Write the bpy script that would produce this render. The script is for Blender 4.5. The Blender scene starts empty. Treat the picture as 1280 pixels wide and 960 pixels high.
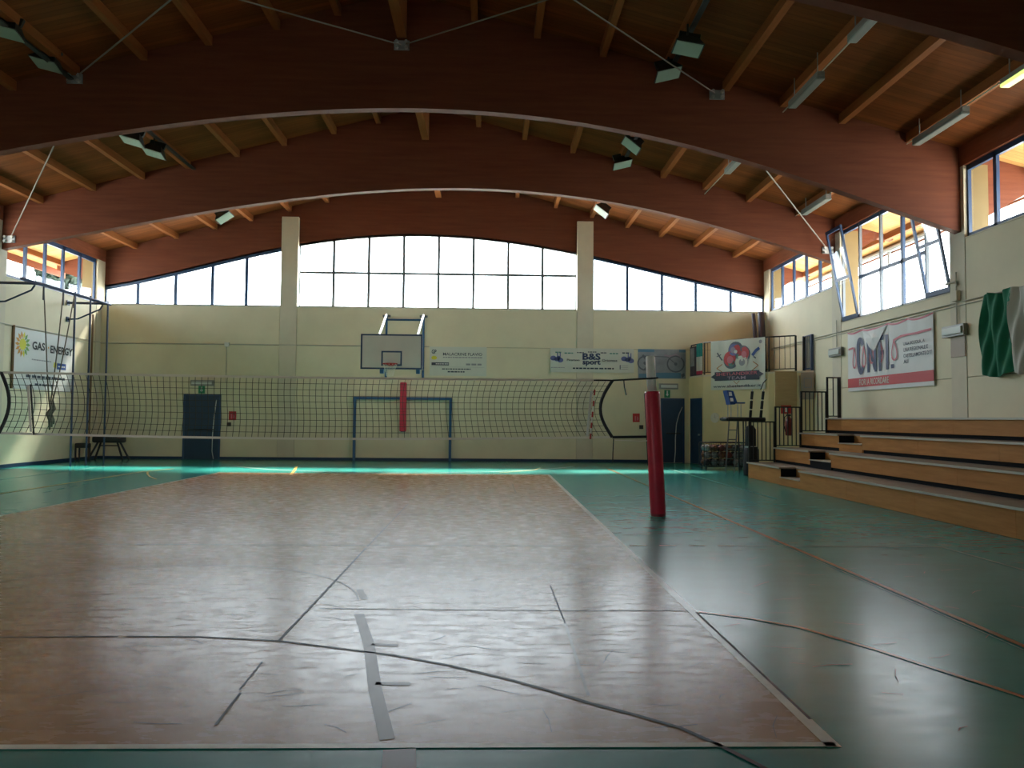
import bpy, bmesh, math, random
import numpy as np
from mathutils import Vector, Matrix

S = bpy.context.scene
COL = S.collection
random.seed(7)
R = math.radians

# ------------------------------------------------------------------ camera, sky, sun, exposure
cam_d = bpy.data.cameras.new('camera')
cam_d.sensor_width = 36.0
cam_d.lens = 27.31
cam_d.clip_end = 400
cam = bpy.data.objects.new('camera', cam_d)
COL.objects.link(cam)
_f = Vector((0.02827, 0.99860, 0.04469)).normalized()
_yaw, _pitch, _roll = 0.0283, 0.0447, 0.0086
_fw = Vector((math.sin(_yaw)*math.cos(_pitch), math.cos(_yaw)*math.cos(_pitch), math.sin(_pitch)))
_rt = Vector((math.cos(_yaw), -math.sin(_yaw), 0))
_up = _rt.cross(_fw)
_r2 = math.cos(_roll)*_rt + math.sin(_roll)*_up
_u2 = -math.sin(_roll)*_rt + math.cos(_roll)*_up
cam.matrix_world = Matrix(((_r2.x, _u2.x, -_fw.x, 0), (_r2.y, _u2.y, -_fw.y, 0), (_r2.z, _u2.z, -_fw.z, 1.528), (0, 0, 0, 1)))
S.camera = cam

world = bpy.data.worlds.new('world')
S.world = world
world.use_nodes = True
bg = world.node_tree.nodes['Background']
bg.inputs['Color'].default_value = (0.88, 0.95, 1.0, 1)
bg.inputs['Strength'].default_value = 5.0

sun_d = bpy.data.lights.new('sun', 'SUN')
sun_d.energy = 10.0
sun_d.angle = R(9)
sun_d.color = (1.0, 0.92, 0.78)
sun = bpy.data.objects.new('sun', sun_d)
COL.objects.link(sun)
sun.location = (10, 60, 60)
sun.rotation_euler = Vector((-0.30, -1.0, -1.24)).to_track_quat('-Z', 'Y').to_euler()

S.view_settings.view_transform = 'Standard'
S.view_settings.look = 'None'
S.view_settings.exposure = 1.6
S.view_settings.gamma = 1.0
S.view_settings.use_curve_mapping = False
S.cycles.max_bounces = 10
S.cycles.diffuse_bounces = 8
S.cycles.glossy_bounces = 4
S.cycles.transparent_max_bounces = 16
S.cycles.sample_clamp_indirect = 6.0
S.cycles.caustics_reflective = False
S.cycles.caustics_refractive = False
S.cycles.use_denoising = True

def portal(loc, size_x, size_y, direction):
    d = bpy.data.lights.new('window_portal', 'AREA')
    d.shape = 'RECTANGLE'
    d.size, d.size_y = size_x, size_y
    d.cycles.is_portal = True
    o = bpy.data.objects.new('window_portal', d)
    COL.objects.link(o)
    o.location = loc
    o.rotation_euler = Vector(direction).to_track_quat('-Z', 'Y').to_euler()
    return o

XL, XR, YB, YN = -13.8, 10.0, 27.8, -1.7
RIDGE = -1.93
BEAM_Y = [27.98, 22.1, 16.1, 10.2, 4.3, -1.45]
portal((-2, 28.3, 6.9), 23.5, 3.2, (0, -1, 0))
portal((10.35, 20.0, 5.9), 16.0, 3.3, (-1, 0, 0)).rotation_euler = (R(90), 0, R(90))
portal((-14.15, 22.0, 6.2), 12.5, 2.0, (1, 0, 0)).rotation_euler = (R(90), 0, R(-90))

portal((-7.6, YN-0.4, 1.25), 4.0, 2.5, (0, 1, 0))  # daylight sampling for the added near-end doors

# ------------------------------------------------------------------ materials
MATS = {}
def mat(name, color, rough=0.6, metallic=0.0, spec=0.5, var=0.0, vscale=6.0, stretch=(1, 1, 1), bump=0.0, bscale=40.0, rvar=0.0, color2=None, emit=None, coord='Object', rscale=None):
    m = bpy.data.materials.new(name)
    m.use_nodes = True
    nt = m.node_tree
    b = nt.nodes['Principled BSDF']
    b.inputs['Base Color'].default_value = (*color, 1)
    b.inputs['Roughness'].default_value = rough
    b.inputs['Metallic'].default_value = metallic
    b.inputs['Specular IOR Level'].default_value = spec
    if emit:
        b.inputs['Emission Color'].default_value = (*emit[0], 1)
        b.inputs['Emission Strength'].default_value = emit[1]
    if var or bump or rvar:
        tc = nt.nodes.new('ShaderNodeTexCoord')
        mp = nt.nodes.new('ShaderNodeMapping')
        mp.inputs['Scale'].default_value = stretch
        nt.links.new(tc.outputs[coord], mp.inputs['Vector'])
        if var:
            n = nt.nodes.new('ShaderNodeTexNoise')
            n.inputs['Scale'].default_value = vscale
            n.inputs['Detail'].default_value = 5
            n.inputs['Roughness'].default_value = 0.6
            nt.links.new(mp.outputs[0], n.inputs['Vector'])
            r = nt.nodes.new('ShaderNodeValToRGB')
            c2 = color2 or tuple(c*(1-var) for c in color)
            c1 = color if color2 else tuple(min(1, c*(1+var*0.6)) for c in color)
            r.color_ramp.elements[0].position = 0.3
            r.color_ramp.elements[1].position = 0.7
            r.color_ramp.elements[0].color = (*c2, 1)
            r.color_ramp.elements[1].color = (*c1, 1)
            nt.links.new(n.outputs['Fac'], r.inputs['Fac'])
            nt.links.new(r.outputs['Color'], b.inputs['Base Color'])
        if bump:
            n2 = nt.nodes.new('ShaderNodeTexNoise')
            n2.inputs['Scale'].default_value = bscale
            n2.inputs['Detail'].default_value = 4
            nt.links.new(mp.outputs[0], n2.inputs['Vector'])
            bp = nt.nodes.new('ShaderNodeBump')
            bp.inputs['Strength'].default_value = bump
            bp.inputs['Distance'].default_value = 0.01
            nt.links.new(n2.outputs['Fac'], bp.inputs['Height'])
            nt.links.new(bp.outputs['Normal'], b.inputs['Normal'])
        if rvar:
            n3 = nt.nodes.new('ShaderNodeTexNoise')
            n3.inputs['Scale'].default_value = rscale or vscale*1.7
            n3.inputs['Detail'].default_value = 6
            nt.links.new(mp.outputs[0], n3.inputs['Vector'])
            mr = nt.nodes.new('ShaderNodeMapRange')
            mr.inputs['From Min'].default_value = 0.3
            mr.inputs['From Max'].default_value = 0.7
            mr.inputs['To Min'].default_value = rough-rvar
            mr.inputs['To Max'].default_value = rough+rvar
            nt.links.new(n3.outputs['Fac'], mr.inputs['Value'])
            nt.links.new(mr.outputs[0], b.inputs['Roughness'])
    MATS[name] = m
    return m

def wood_mat(name, c1, c2, stretch, scale=3.0, rough=0.55, groove=None):
    """stretched grain; groove=(axis, board width) adds dark board joints"""
    m = bpy.data.materials.new(name)
    m.use_nodes = True
    nt = m.node_tree
    b = nt.nodes['Principled BSDF']
    b.inputs['Roughness'].default_value = rough
    b.inputs['Specular IOR Level'].default_value = 0.12
    tc = nt.nodes.new('ShaderNodeTexCoord')
    mp = nt.nodes.new('ShaderNodeMapping')
    mp.inputs['Scale'].default_value = stretch
    nt.links.new(tc.outputs['Object'], mp.inputs['Vector'])
    n = nt.nodes.new('ShaderNodeTexNoise')
    n.inputs['Scale'].default_value = scale
    n.inputs['Detail'].default_value = 6
    n.inputs['Roughness'].default_value = 0.65
    nt.links.new(mp.outputs[0], n.inputs['Vector'])
    r = nt.nodes.new('ShaderNodeValToRGB')
    r.color_ramp.elements[0].position = 0.28
    r.color_ramp.elements[1].position = 0.72
    r.color_ramp.elements[0].color = (*c2, 1)
    r.color_ramp.elements[1].color = (*c1, 1)
    nt.links.new(n.outputs['Fac'], r.inputs['Fac'])
    out = r.outputs['Color']
    if groove:
        axis, width = groove
        sep = nt.nodes.new('ShaderNodeSeparateXYZ')
        nt.links.new(tc.outputs['UV' if axis == 'UV' else 'Object'], sep.inputs[0])
        mth = nt.nodes.new('ShaderNodeMath')
        mth.operation = 'DIVIDE'
        mth.inputs[1].default_value = width
        nt.links.new(sep.outputs[1 if axis == 'UV' else 'XYZ'.index(axis)], mth.inputs[0])
        fr = nt.nodes.new('ShaderNodeMath')
        fr.operation = 'FRACT'
        nt.links.new(mth.outputs[0], fr.inputs[0])
        fl = nt.nodes.new('ShaderNodeMath')
        fl.operation = 'FLOOR'
        nt.links.new(mth.outputs[0], fl.inputs[0])
        wn = nt.nodes.new('ShaderNodeTexWhiteNoise')
        wn.noise_dimensions = '1D'
        nt.links.new(fl.outputs[0], wn.inputs['W'])
        mr = nt.nodes.new('ShaderNodeMapRange')
        mr.inputs['To Min'].default_value = 0.82
        mr.inputs['To Max'].default_value = 1.12
        nt.links.new(wn.outputs['Value'], mr.inputs['Value'])
        lt = nt.nodes.new('ShaderNodeMath')
        lt.operation = 'GREATER_THAN'
        lt.inputs[1].default_value = 0.06
        nt.links.new(fr.outputs[0], lt.inputs[0])
        mr2 = nt.nodes.new('ShaderNodeMapRange')
        mr2.inputs['To Min'].default_value = 0.6
        nt.links.new(lt.outputs[0], mr2.inputs['Value'])
        mul = nt.nodes.new('ShaderNodeMath')
        mul.operation = 'MULTIPLY'
        nt.links.new(mr.outputs[0], mul.inputs[0])
        nt.links.new(mr2.outputs[0], mul.inputs[1])
        vm = nt.nodes.new('ShaderNodeVectorMath')
        vm.operation = 'SCALE'
        nt.links.new(out, vm.inputs[0])
        nt.links.new(mul.outputs[0], vm.inputs['Scale'])
        out = vm.outputs[0]
    nt.links.new(out, b.inputs['Base Color'])
    MATS[name] = m
    return m

def glass_mat(name, gloss=0.06, tint=(0.97, 0.99, 1.0)):
    m = bpy.data.materials.new(name)
    m.use_nodes = True
    nt = m.node_tree
    nt.nodes.clear()
    o = nt.nodes.new('ShaderNodeOutputMaterial')
    mx = nt.nodes.new('ShaderNodeMixShader')
    t = nt.nodes.new('ShaderNodeBsdfTransparent')
    t.inputs['Color'].default_value = (*tint, 1)
    g = nt.nodes.new('ShaderNodeBsdfGlossy')
    g.inputs['Roughness'].default_value = 0.03
    mx.inputs['Fac'].default_value = gloss
    nt.links.new(t.outputs[0], mx.inputs[1])
    nt.links.new(g.outputs[0], mx.inputs[2])
    nt.links.new(mx.outputs[0], o.inputs['Surface'])
    MATS[name] = m
    return m

def floor_mat(name, c1, c2, rough, rvar):
    m = mat(name, c1, rough=rough, spec=0.2, var=0.1, color2=c2, vscale=0.9, stretch=(1.0, 2.6, 1), rvar=rvar, rscale=5.0)
    nt = m.node_tree
    b = nt.nodes['Principled BSDF']
    tc = nt.nodes.new('ShaderNodeTexCoord')
    mp = nt.nodes.new('ShaderNodeMapping')
    mp.inputs['Scale'].default_value = (1.0, 4.0, 1)
    nt.links.new(tc.outputs['Object'], mp.inputs['Vector'])
    n = nt.nodes.new('ShaderNodeTexNoise')
    n.inputs['Scale'].default_value = 26
    n.inputs['Detail'].default_value = 5
    n.inputs['Roughness'].default_value = 0.65
    nt.links.new(mp.outputs[0], n.inputs['Vector'])
    bp = nt.nodes.new('ShaderNodeBump')
    bp.inputs['Strength'].default_value = 0.04
    bp.inputs['Distance'].default_value = 0.004
    nt.links.new(n.outputs['Fac'], bp.inputs['Height'])
    nt.links.new(bp.outputs['Normal'], b.inputs['Normal'])
    return m

M = MATS
mat('wall_cream', (0.70, 0.645, 0.45), 0.7, var=0.07, vscale=0.8)
mat('wall_backing', (0.40, 0.36, 0.24), 0.8)
mat('concrete', (0.62, 0.57, 0.43), 0.75, var=0.06, vscale=2)
mat('concrete_darkened', (0.20, 0.145, 0.062), 0.8, var=0.08, vscale=2)  # column concrete darkened in its colour against overexposure by the daylight outside
mat('corner_paint', (0.70, 0.60, 0.33), 0.7, var=0.06, vscale=1.2)
floor_mat('floor_teal', (0.030, 0.30, 0.258), (0.022, 0.235, 0.204), 0.23, 0.03)
floor_mat('court_brown', (0.46, 0.26, 0.125), (0.37, 0.20, 0.098), 0.265, 0.055)
mat('line_white', (0.80, 0.77, 0.66), 0.24, spec=0.16, var=0.2, vscale=3)
mat('line_faded', (0.34, 0.27, 0.20), 0.24, spec=0.16, var=0.2, vscale=3)
mat('line_teal_pale', (0.25, 0.42, 0.36), 0.24, spec=0.16, var=0.2, vscale=3)
mat('line_orange', (0.42, 0.16, 0.045), 0.24, spec=0.16, var=0.25, vscale=3)
mat('line_yellow', (0.65, 0.38, 0.05), 0.4, var=0.2, vscale=3)
mat('line_black', (0.015, 0.014, 0.013), 0.5, spec=0.2, var=0.4, vscale=8)
mat('line_brown', (0.10, 0.055, 0.038), 0.34, spec=0.16, var=0.2, vscale=3)
mat('scuff', (0.05, 0.045, 0.04), 0.35, spec=0.16, var=0.2, vscale=3)
wood_mat('glulam', (0.20, 0.066, 0.036), (0.14, 0.044, 0.025), (0.35, 1, 5), 2.2, 0.6)
wood_mat('purlin_wood', (0.33, 0.118, 0.038), (0.24, 0.083, 0.026), (6, 0.4, 6), 2.5, 0.6)
wood_mat('deck_wood', (0.25, 0.082, 0.024), (0.175, 0.056, 0.017), (0.5, 6, 1), 2.0, 0.6, groove=('Y', 0.14))
wood_mat('soffit_wood', (0.62, 0.36, 0.14), (0.50, 0.27, 0.10), (0.5, 6, 1), 2.0, 0.6, groove=('Y', 0.14))
wood_mat('edge_wood', (0.26, 0.085, 0.04), (0.18, 0.055, 0.028), (4, 0.5, 5), 2.5, 0.6)
wood_mat('plywood', (0.50, 0.235, 0.075), (0.34, 0.15, 0.045), (4, 0.45, 5.0), 2.2, 0.45)
wood_mat('plywood_pale', (0.56, 0.44, 0.25), (0.46, 0.35, 0.19), (0.8, 0.8, 6), 2.5, 0.5)
mat('tread_grey', (0.24, 0.20, 0.15), 0.5, var=0.2, vscale=4)
mat('edge_metal', (0.42, 0.40, 0.34), 0.4, 0.3)
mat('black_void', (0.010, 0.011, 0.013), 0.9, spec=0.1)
mat('frame_blue', (0.018, 0.055, 0.135), 0.4)
mat('frame_grey', (0.16, 0.18, 0.20), 0.45)
mat('door_blue', (0.012, 0.040, 0.085), 0.45, var=0.15, vscale=2)
mat('skirting_blue', (0.008, 0.030, 0.075), 0.5)
mat('goal_blue', (0.010, 0.085, 0.20), 0.4)
mat('pipe_blue', (0.016, 0.035, 0.085), 0.4)
mat('steel_white', (0.80, 0.84, 0.90), 0.35)
mat('steel_grey', (0.38, 0.42, 0.44), 0.4, 0.5)
mat('galvanised', (0.55, 0.57, 0.56), 0.4, 0.7)
mat('rail_black', (0.010, 0.011, 0.013), 0.4)
mat('red_pad', (0.52, 0.018, 0.05), 0.45, var=0.15, vscale=3)
mat('red_dark', (0.20, 0.008, 0.02), 0.5)
mat('white_print', (0.72, 0.71, 0.66), 0.6)
mat('board_white', (0.66, 0.565, 0.50), 0.5, var=0.05, vscale=2)
mat('navy_print', (0.03, 0.05, 0.12), 0.5)
mat('black_print', (0.03, 0.033, 0.04), 0.6)
mat('grey_print', (0.26, 0.27, 0.28), 0.6)
mat('banner_white', (0.66, 0.68, 0.66), 0.6, var=0.05, vscale=2)
mat('banner_cream', (0.60, 0.62, 0.53), 0.6, var=0.04, vscale=2)
mat('banner_mint', (0.60, 0.63, 0.54), 0.6, var=0.04, vscale=2)
mat('bike_grey', (0.27, 0.31, 0.34), 0.6, var=0.25, vscale=2.5)
mat('bike_blue', (0.09, 0.22, 0.33), 0.6)
mat('bike_dark', (0.11, 0.13, 0.16), 0.6)
mat('bike_mauve', (0.33, 0.27, 0.34), 0.6)
mat('print_red', (0.50, 0.055, 0.06), 0.6)
mat('print_pink', (0.56, 0.16, 0.19), 0.6)
mat('print_blue', (0.03, 0.08, 0.28), 0.6)
mat('print_lav', (0.14, 0.16, 0.36), 0.6)
mat('print_yellow', (0.66, 0.62, 0.05), 0.6)
mat('print_orange', (0.62, 0.30, 0.06), 0.6)
mat('print_green', (0.18, 0.36, 0.10), 0.6)
mat('print_teal', (0.10, 0.28, 0.22), 0.6)
mat('slate', (0.035, 0.05, 0.075), 0.6)
mat('flag_green', (0.0, 0.16, 0.075), 0.75, var=0.12, vscale=3)
mat('flag_teal', (0.0, 0.20, 0.17), 0.75)
mat('flag_white', (0.52, 0.52, 0.46), 0.75)
mat('flag_red', (0.42, 0.02, 0.06), 0.75)
mat('tarp_dark', (0.055, 0.045, 0.065), 0.6)
mat('sign_green', (0.0, 0.20, 0.08), 0.5)
mat('sign_red', (0.48, 0.02, 0.02), 0.5)
mat('lamp_body', (0.25, 0.26, 0.24), 0.45)
mat('lamp_lens', (0.62, 0.68, 0.64), 0.2)
mat('flood_body', (0.025, 0.03, 0.03), 0.4)
mat('flood_glass', (0.34, 0.46, 0.38), 0.15)
mat('tube_white', (0.22, 0.25, 0.23), 0.3)
mat('tube_lit', (0.5, 0.6, 0.3), 0.4, emit=((0.50, 0.70, 0.16), 0.6))
mat('conduit', (0.44, 0.43, 0.35), 0.5)
mat('pipe_brown', (0.20, 0.11, 0.045), 0.5)
mat('rod_paint', (0.24, 0.21, 0.18), 0.6)
mat('rope', (0.13, 0.11, 0.08), 0.9)
mat('leather_dark', (0.022, 0.02, 0.018), 0.55)
mat('leg_dark', (0.02, 0.022, 0.026), 0.5)
mat('net_cord', (0.035, 0.033, 0.028), 0.8)
mat('net_tape', (0.80, 0.74, 0.66), 0.7)
mat('net_strap', (0.012, 0.014, 0.018), 0.6)
mat('post_white', (0.85, 0.86, 0.86), 0.5)
mat('seat_blue', (0.01, 0.05, 0.20), 0.4)
mat('foam_black', (0.010, 0.010, 0.012), 0.7)
mat('ladder_grey', (0.16, 0.16, 0.16), 0.4, 0.4)
mat('ball_red', (0.22, 0.05, 0.04), 0.5)
mat('ball_white', (0.24, 0.24, 0.24), 0.5)
mat('ball_dark', (0.03, 0.028, 0.03), 0.5)
mat('ball_orange', (0.18, 0.07, 0.035), 0.5)
mat('extinguisher', (0.16, 0.012, 0.012), 0.35)
mat('box_brown', (0.03, 0.022, 0.016), 0.5)
mat('panel_beige', (0.36, 0.29, 0.22), 0.6)
mat('soil', (0.58, 0.56, 0.50), 0.9, var=0.15, vscale=0.3)
mat('leaf', (0.022, 0.040, 0.022), 0.7, var=0.4, vscale=1)
mat('bark', (0.10, 0.07, 0.05), 0.9)
mat('far_wall', (0.66, 0.66, 0.62), 0.8)
mat('far_roof', (0.30, 0.15, 0.10), 0.8)
mat('gutter_grey', (0.32, 0.34, 0.36), 0.5)
mat('clock_face', (0.60, 0.58, 0.48), 0.5)
glass_mat('glass')

# ------------------------------------------------------------------ mesh helpers
ORIGIN = {}
class MB:
    def __init__(s):
        s.v, s.f = [], []
    def add(s, vs, fs):
        k = len(s.v)
        s.v += [Vector(p) for p in vs]
        s.f += [tuple(i+k for i in f) for f in fs]
        return s
    def box(s, a, b):
        x0, y0, z0 = a; x1, y1, z1 = b
        if x0 > x1: x0, x1 = x1, x0
        if y0 > y1: y0, y1 = y1, y0
        if z0 > z1: z0, z1 = z1, z0
        return s.add([(x0,y0,z0),(x1,y0,z0),(x1,y1,z0),(x0,y1,z0),(x0,y0,z1),(x1,y0,z1),(x1,y1,z1),(x0,y1,z1)],
                     [(0,3,2,1),(4,5,6,7),(0,1,5,4),(1,2,6,5),(2,3,7,6),(3,0,4,7)])
    def obox(s, c, ax, ay, az):
        """box centred on c with half-extent vectors"""
        c, ax, ay, az = Vector(c), Vector(ax), Vector(ay), Vector(az)
        vs = [c+ax*i+ay*j+az*k for k in (-1,1) for (i,j) in ((-1,-1),(1,-1),(1,1),(-1,1))]
        return s.add(vs, [(0,3,2,1),(4,5,6,7),(0,1,5,4),(1,2,6,5),(2,3,7,6),(3,0,4,7)])
    def bevbox(s, a, b, r):
        bm = bmesh.new()
        bmesh.ops.create_cube(bm, size=1)
        a, b = Vector(a), Vector(b)
        for v in bm.verts:
            v.co = Vector([(a[i]+b[i])/2 + v.co[i]*abs(b[i]-a[i]) for i in range(3)])
        bmesh.ops.bevel(bm, geom=bm.edges[:], offset=r, segments=2, affect='EDGES', profile=0.5)
        bm.verts.index_update()
        s.add([v.co.copy() for v in bm.verts], [[v.index for v in f.verts] for f in bm.faces])
        bm.free()
        return s
    def tube(s, pts, r, n=8, cap=True):
        pts = [Vector(p) for p in pts]
        rs = r if isinstance(r, (list, tuple)) else [r]*len(pts)
        rings = []
        prev = None
        for i, p in enumerate(pts):
            t = (pts[min(i+1, len(pts)-1)] - pts[max(i-1, 0)])
            t = t.normalized() if t.length > 1e-9 else Vector((0,0,1))
            if prev is None:
                u = t.orthogonal().normalized()
            else:
                u = prev - t*prev.dot(t)
                u = u.normalized() if u.length > 1e-6 else t.orthogonal().normalized()
            prev = u
            w = t.cross(u)
            rings.append([p + (u*math.cos(2*math.pi*j/n) + w*math.sin(2*math.pi*j/n))*rs[i] for j in range(n)])
        k = len(s.v)
        for rg in rings: s.v += rg
        for i in range(len(rings)-1):
            for j in range(n):
                a = k+i*n+j; b = k+i*n+(j+1) % n
                s.f.append((a, b, b+n, a+n))
        if cap:
            s.f.append(tuple(k+j for j in reversed(range(n))))
            s.f.append(tuple(k+(len(rings)-1)*n+j for j in range(n)))
        return s
    def prism(s, poly, vec):
        """poly: 3-D outline; extruded along vec"""
        poly = [Vector(p) for p in poly]; vec = Vector(vec); n = len(poly)
        s.add(poly + [p+vec for p in poly], [tuple(reversed(range(n))), tuple(range(n, 2*n))] + [(i, (i+1) % n, (i+1) % n+n, i+n) for i in range(n)])
        return s
    def strip(s, lo, hi, vec):
        """solid band between two polylines, extruded along vec"""
        n = len(lo); vec = Vector(vec)
        P = [Vector(p) for p in lo] + [Vector(p) for p in hi]
        k = 2*n
        vs = P + [p+vec for p in P]
        fs = []
        for i in range(n-1):
            fs.append((i, i+1, n+i+1, n+i)); fs.append((k+i, k+n+i, k+n+i+1, k+i+1))
            fs.append((i, k+i, k+i+1, i+1)); fs.append((n+i, n+i+1, k+n+i+1, k+n+i))
        fs.append((0, n, k+n, k)); fs.append((n-1, k+n-1, k+2*n-1, 2*n-1))
        return s.add(vs, fs)
    def flat(s, poly):
        return s.add(poly, [tuple(range(len(poly)))])
    def sphere(s, c, r, nu=14, nv=9, sc=(1,1,1)):
        c = Vector(c)
        vs = [c+Vector((0,0,r*sc[2]))]
        for i in range(1, nv):
            t = math.pi*i/nv
            for j in range(nu):
                a = 2*math.pi*j/nu
                vs.append(c+Vector((r*math.sin(t)*math.cos(a)*sc[0], r*math.sin(t)*math.sin(a)*sc[1], r*math.cos(t)*sc[2])))
        vs.append(c-Vector((0,0,r*sc[2])))
        fs = [(0, 1+j, 1+(j+1) % nu) for j in range(nu)]
        for i in range(nv-2):
            for j in range(nu):
                a = 1+i*nu+j; b = 1+i*nu+(j+1) % nu
                fs.append((a, a+nu, b+nu, b))
        e = len(vs)-1; k = 1+(nv-2)*nu
        fs += [(e, k+(j+1) % nu, k+j) for j in range(nu)]
        return s.add(vs, fs)
    def grid(s, fn, nu, nv):
        vs = [fn(i/nu, j/nv) for j in range(nv+1) for i in range(nu+1)]
        fs = [(j*(nu+1)+i, j*(nu+1)+i+1, (j+1)*(nu+1)+i+1, (j+1)*(nu+1)+i) for j in range(nv) for i in range(nu)]
        return s.add(vs, fs)
    def build(s, name, m, parent=None, smooth=False, origin=None):
        me = bpy.data.meshes.new(name)
        if parent is not None:
            o0 = ORIGIN[parent.name]
        elif origin is not None:
            o0 = Vector(origin)
        else:
            xs = [[v[i] for v in s.v] for i in range(3)]
            o0 = Vector(((min(xs[0])+max(xs[0]))/2, (min(xs[1])+max(xs[1]))/2, min(xs[2])))
        me.from_pydata([tuple(v-o0) for v in s.v], [], s.f)
        bm = bmesh.new(); bm.from_mesh(me)
        bmesh.ops.recalc_face_normals(bm, faces=bm.faces)
        bm.to_mesh(me); bm.free()
        me.materials.append(M[m] if isinstance(m, str) else m)
        if smooth:
            me.polygons.foreach_set('use_smooth', [True]*len(me.polygons))
        o = bpy.data.objects.new(name, me)
        COL.objects.link(o)
        if parent is None:
            o.location = o0
        else:
            o.parent = parent
        ORIGIN[o.name] = o0
        return o

def tag(o, label=None, cat=None, group=None, kind=None):
    if label: o['label'] = label
    if cat: o['category'] = cat
    if group: o['group'] = group
    if kind: o['kind'] = kind
    return o

def empty(name, loc, label=None, cat=None, group=None, kind=None):
    o = bpy.data.objects.new(name, None)
    o.empty_display_size = 0.2
    COL.objects.link(o)
    o.location = loc
    ORIGIN[o.name] = Vector(loc)
    return tag(o, label, cat, group, kind)

def copy_tree(o, parent=None):
    c = o.copy()
    COL.objects.link(c)
    c.parent = parent
    for ch in [x for x in COL.objects if x.parent == o]:
        copy_tree(ch, c)
    return c

def box(a, b): return MB().box(a, b)
def tube(p, r, n=8): return MB().tube(p, r, n)

def text_geo(txt, bold=0.012):
    cu = bpy.data.curves.new('lettering', 'FONT')
    cu.body = txt
    cu.resolution_u = 3
    cu.offset = bold
    o = bpy.data.objects.new('lettering', cu)
    COL.objects.link(o)
    dg = bpy.context.evaluated_depsgraph_get()
    dg.update()
    me = bpy.data.meshes.new_from_object(o.evaluated_get(dg))
    vs = [v.co.copy() for v in me.vertices]
    fs = [tuple(p.vertices) for p in me.polygons]
    bpy.data.objects.remove(o); bpy.data.curves.remove(cu); bpy.data.meshes.remove(me)
    return vs, fs

class Sheet:
    """a flat print surface: O + u*U + v*V, N towards the viewer; disp(u, v) bulges it"""
    def __init__(s, O, U, V, parent, disp=None):
        s.O, s.U, s.V = Vector(O), Vector(U).normalized(), Vector(V).normalized()
        s.N = s.U.cross(s.V)
        s.parent, s.disp = parent, disp
        s.lift = 0.004
    def p(s, u, v, d=0.0):
        e = s.disp(u, v) if s.disp else 0.0
        return s.O + s.U*u + s.V*v + s.N*(d+e)
    def poly(s, pts, m, name='print', lift=None):
        d = s.lift if lift is None else lift
        return MB().flat([s.p(u, v, d) for u, v in pts]).build(name, m, s.parent)
    def rect(s, u0, v0, u1, v1, m, name='print', lift=None, n=1):
        d = s.lift if lift is None else lift
        return MB().grid(lambda a, b: s.p(u0+(u1-u0)*a, v0+(v1-v0)*b, d), n, n).build(name, m, s.parent)
    def line(s, pts, w, m, name='print', lift=None, closed=False):
        d = s.lift if lift is None else lift
        b = MB()
        P = [Vector(q) for q in pts]
        if closed: P = P + [P[0]]
        L, Rr = [], []
        for i, q in enumerate(P):
            t = P[min(i+1, len(P)-1)] - P[max(i-1, 0)]
            if closed and i in (0, len(P)-1): t = P[1] - P[-2]
            t = t.normalized(); nn = Vector((-t.y, t.x))
            L.append(q+nn*w/2); Rr.append(q-nn*w/2)
        vs = [s.p(q.x, q.y, d) for q in L] + [s.p(q.x, q.y, d) for q in Rr]
        n = len(P)
        b.add(vs, [(i, i+1, n+i+1, n+i) for i in range(n-1)])
        return b.build(name, m, s.parent)
    def disc(s, u, v, r, m, name='print', lift=None, n=20, sy=1.0):
        return s.poly([(u+r*math.cos(2*math.pi*i/n), v+r*sy*math.sin(2*math.pi*i/n)) for i in range(n)], m, name, lift)
    def text(s, txt, u0, v0, u1, v1, m, name='lettering', lift=None):
        d = (s.lift+0.003) if lift is None else lift
        vs, fs = text_geo(txt)
        x0 = min(v.x for v in vs); x1 = max(v.x for v in vs)
        y0 = min(v.y for v in vs); y1 = max(v.y for v in vs)
        pts = [s.p(u0+(v.x-x0)/(x1-x0)*(u1-u0), v0+(v.y-y0)/(y1-y0)*(v1-v0), d) for v in vs]
        return tag(MB().add(pts, fs).build(name, m, s.parent), kind='stuff')
    def letters(s, txt, u0, v0, u1, v1, m):
        vs, fs = text_geo(txt, 0.035)
        par = list(range(len(vs)))
        def find(i):
            while par[i] != i: i = par[i]
            return i
        for f in fs:
            for k in f[1:]: par[find(k)] = find(f[0])
        x0 = min(v.x for v in vs); x1 = max(v.x for v in vs); y0 = min(v.y for v in vs); y1 = max(v.y for v in vs)
        groups = {}
        for f in fs: groups.setdefault(find(f[0]), []).append(f)
        for gf in groups.values():
            ids = sorted({k for f in gf for k in f}); mp = {k: i for i, k in enumerate(ids)}
            pts = [s.p(u0+(vs[k].x-x0)/(x1-x0)*(u1-u0), v0+(vs[k].y-y0)/(y1-y0)*(v1-v0), s.lift+0.003) for k in ids]
            MB().add(pts, [tuple(mp[k] for k in f) for f in gf]).build('letter', m, s.parent)
    def dashes(s, u0, u1, v, h, m, seed=1, name='small_print'):
        """a row of print too fine to read"""
        rnd = random.Random(seed); b = MB(); u = u0
        while u < u1:
            w = rnd.uniform(1.2, 3.2)*h
            w = min(w, u1-u)
            b.flat([s.p(u, v, s.lift), s.p(u+w, v, s.lift), s.p(u+w, v+h, s.lift), s.p(u, v+h, s.lift)])
            u += w + h*rnd.uniform(0.35, 0.7)
        return tag(b.build(name, m, s.parent), kind='stuff')

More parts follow.
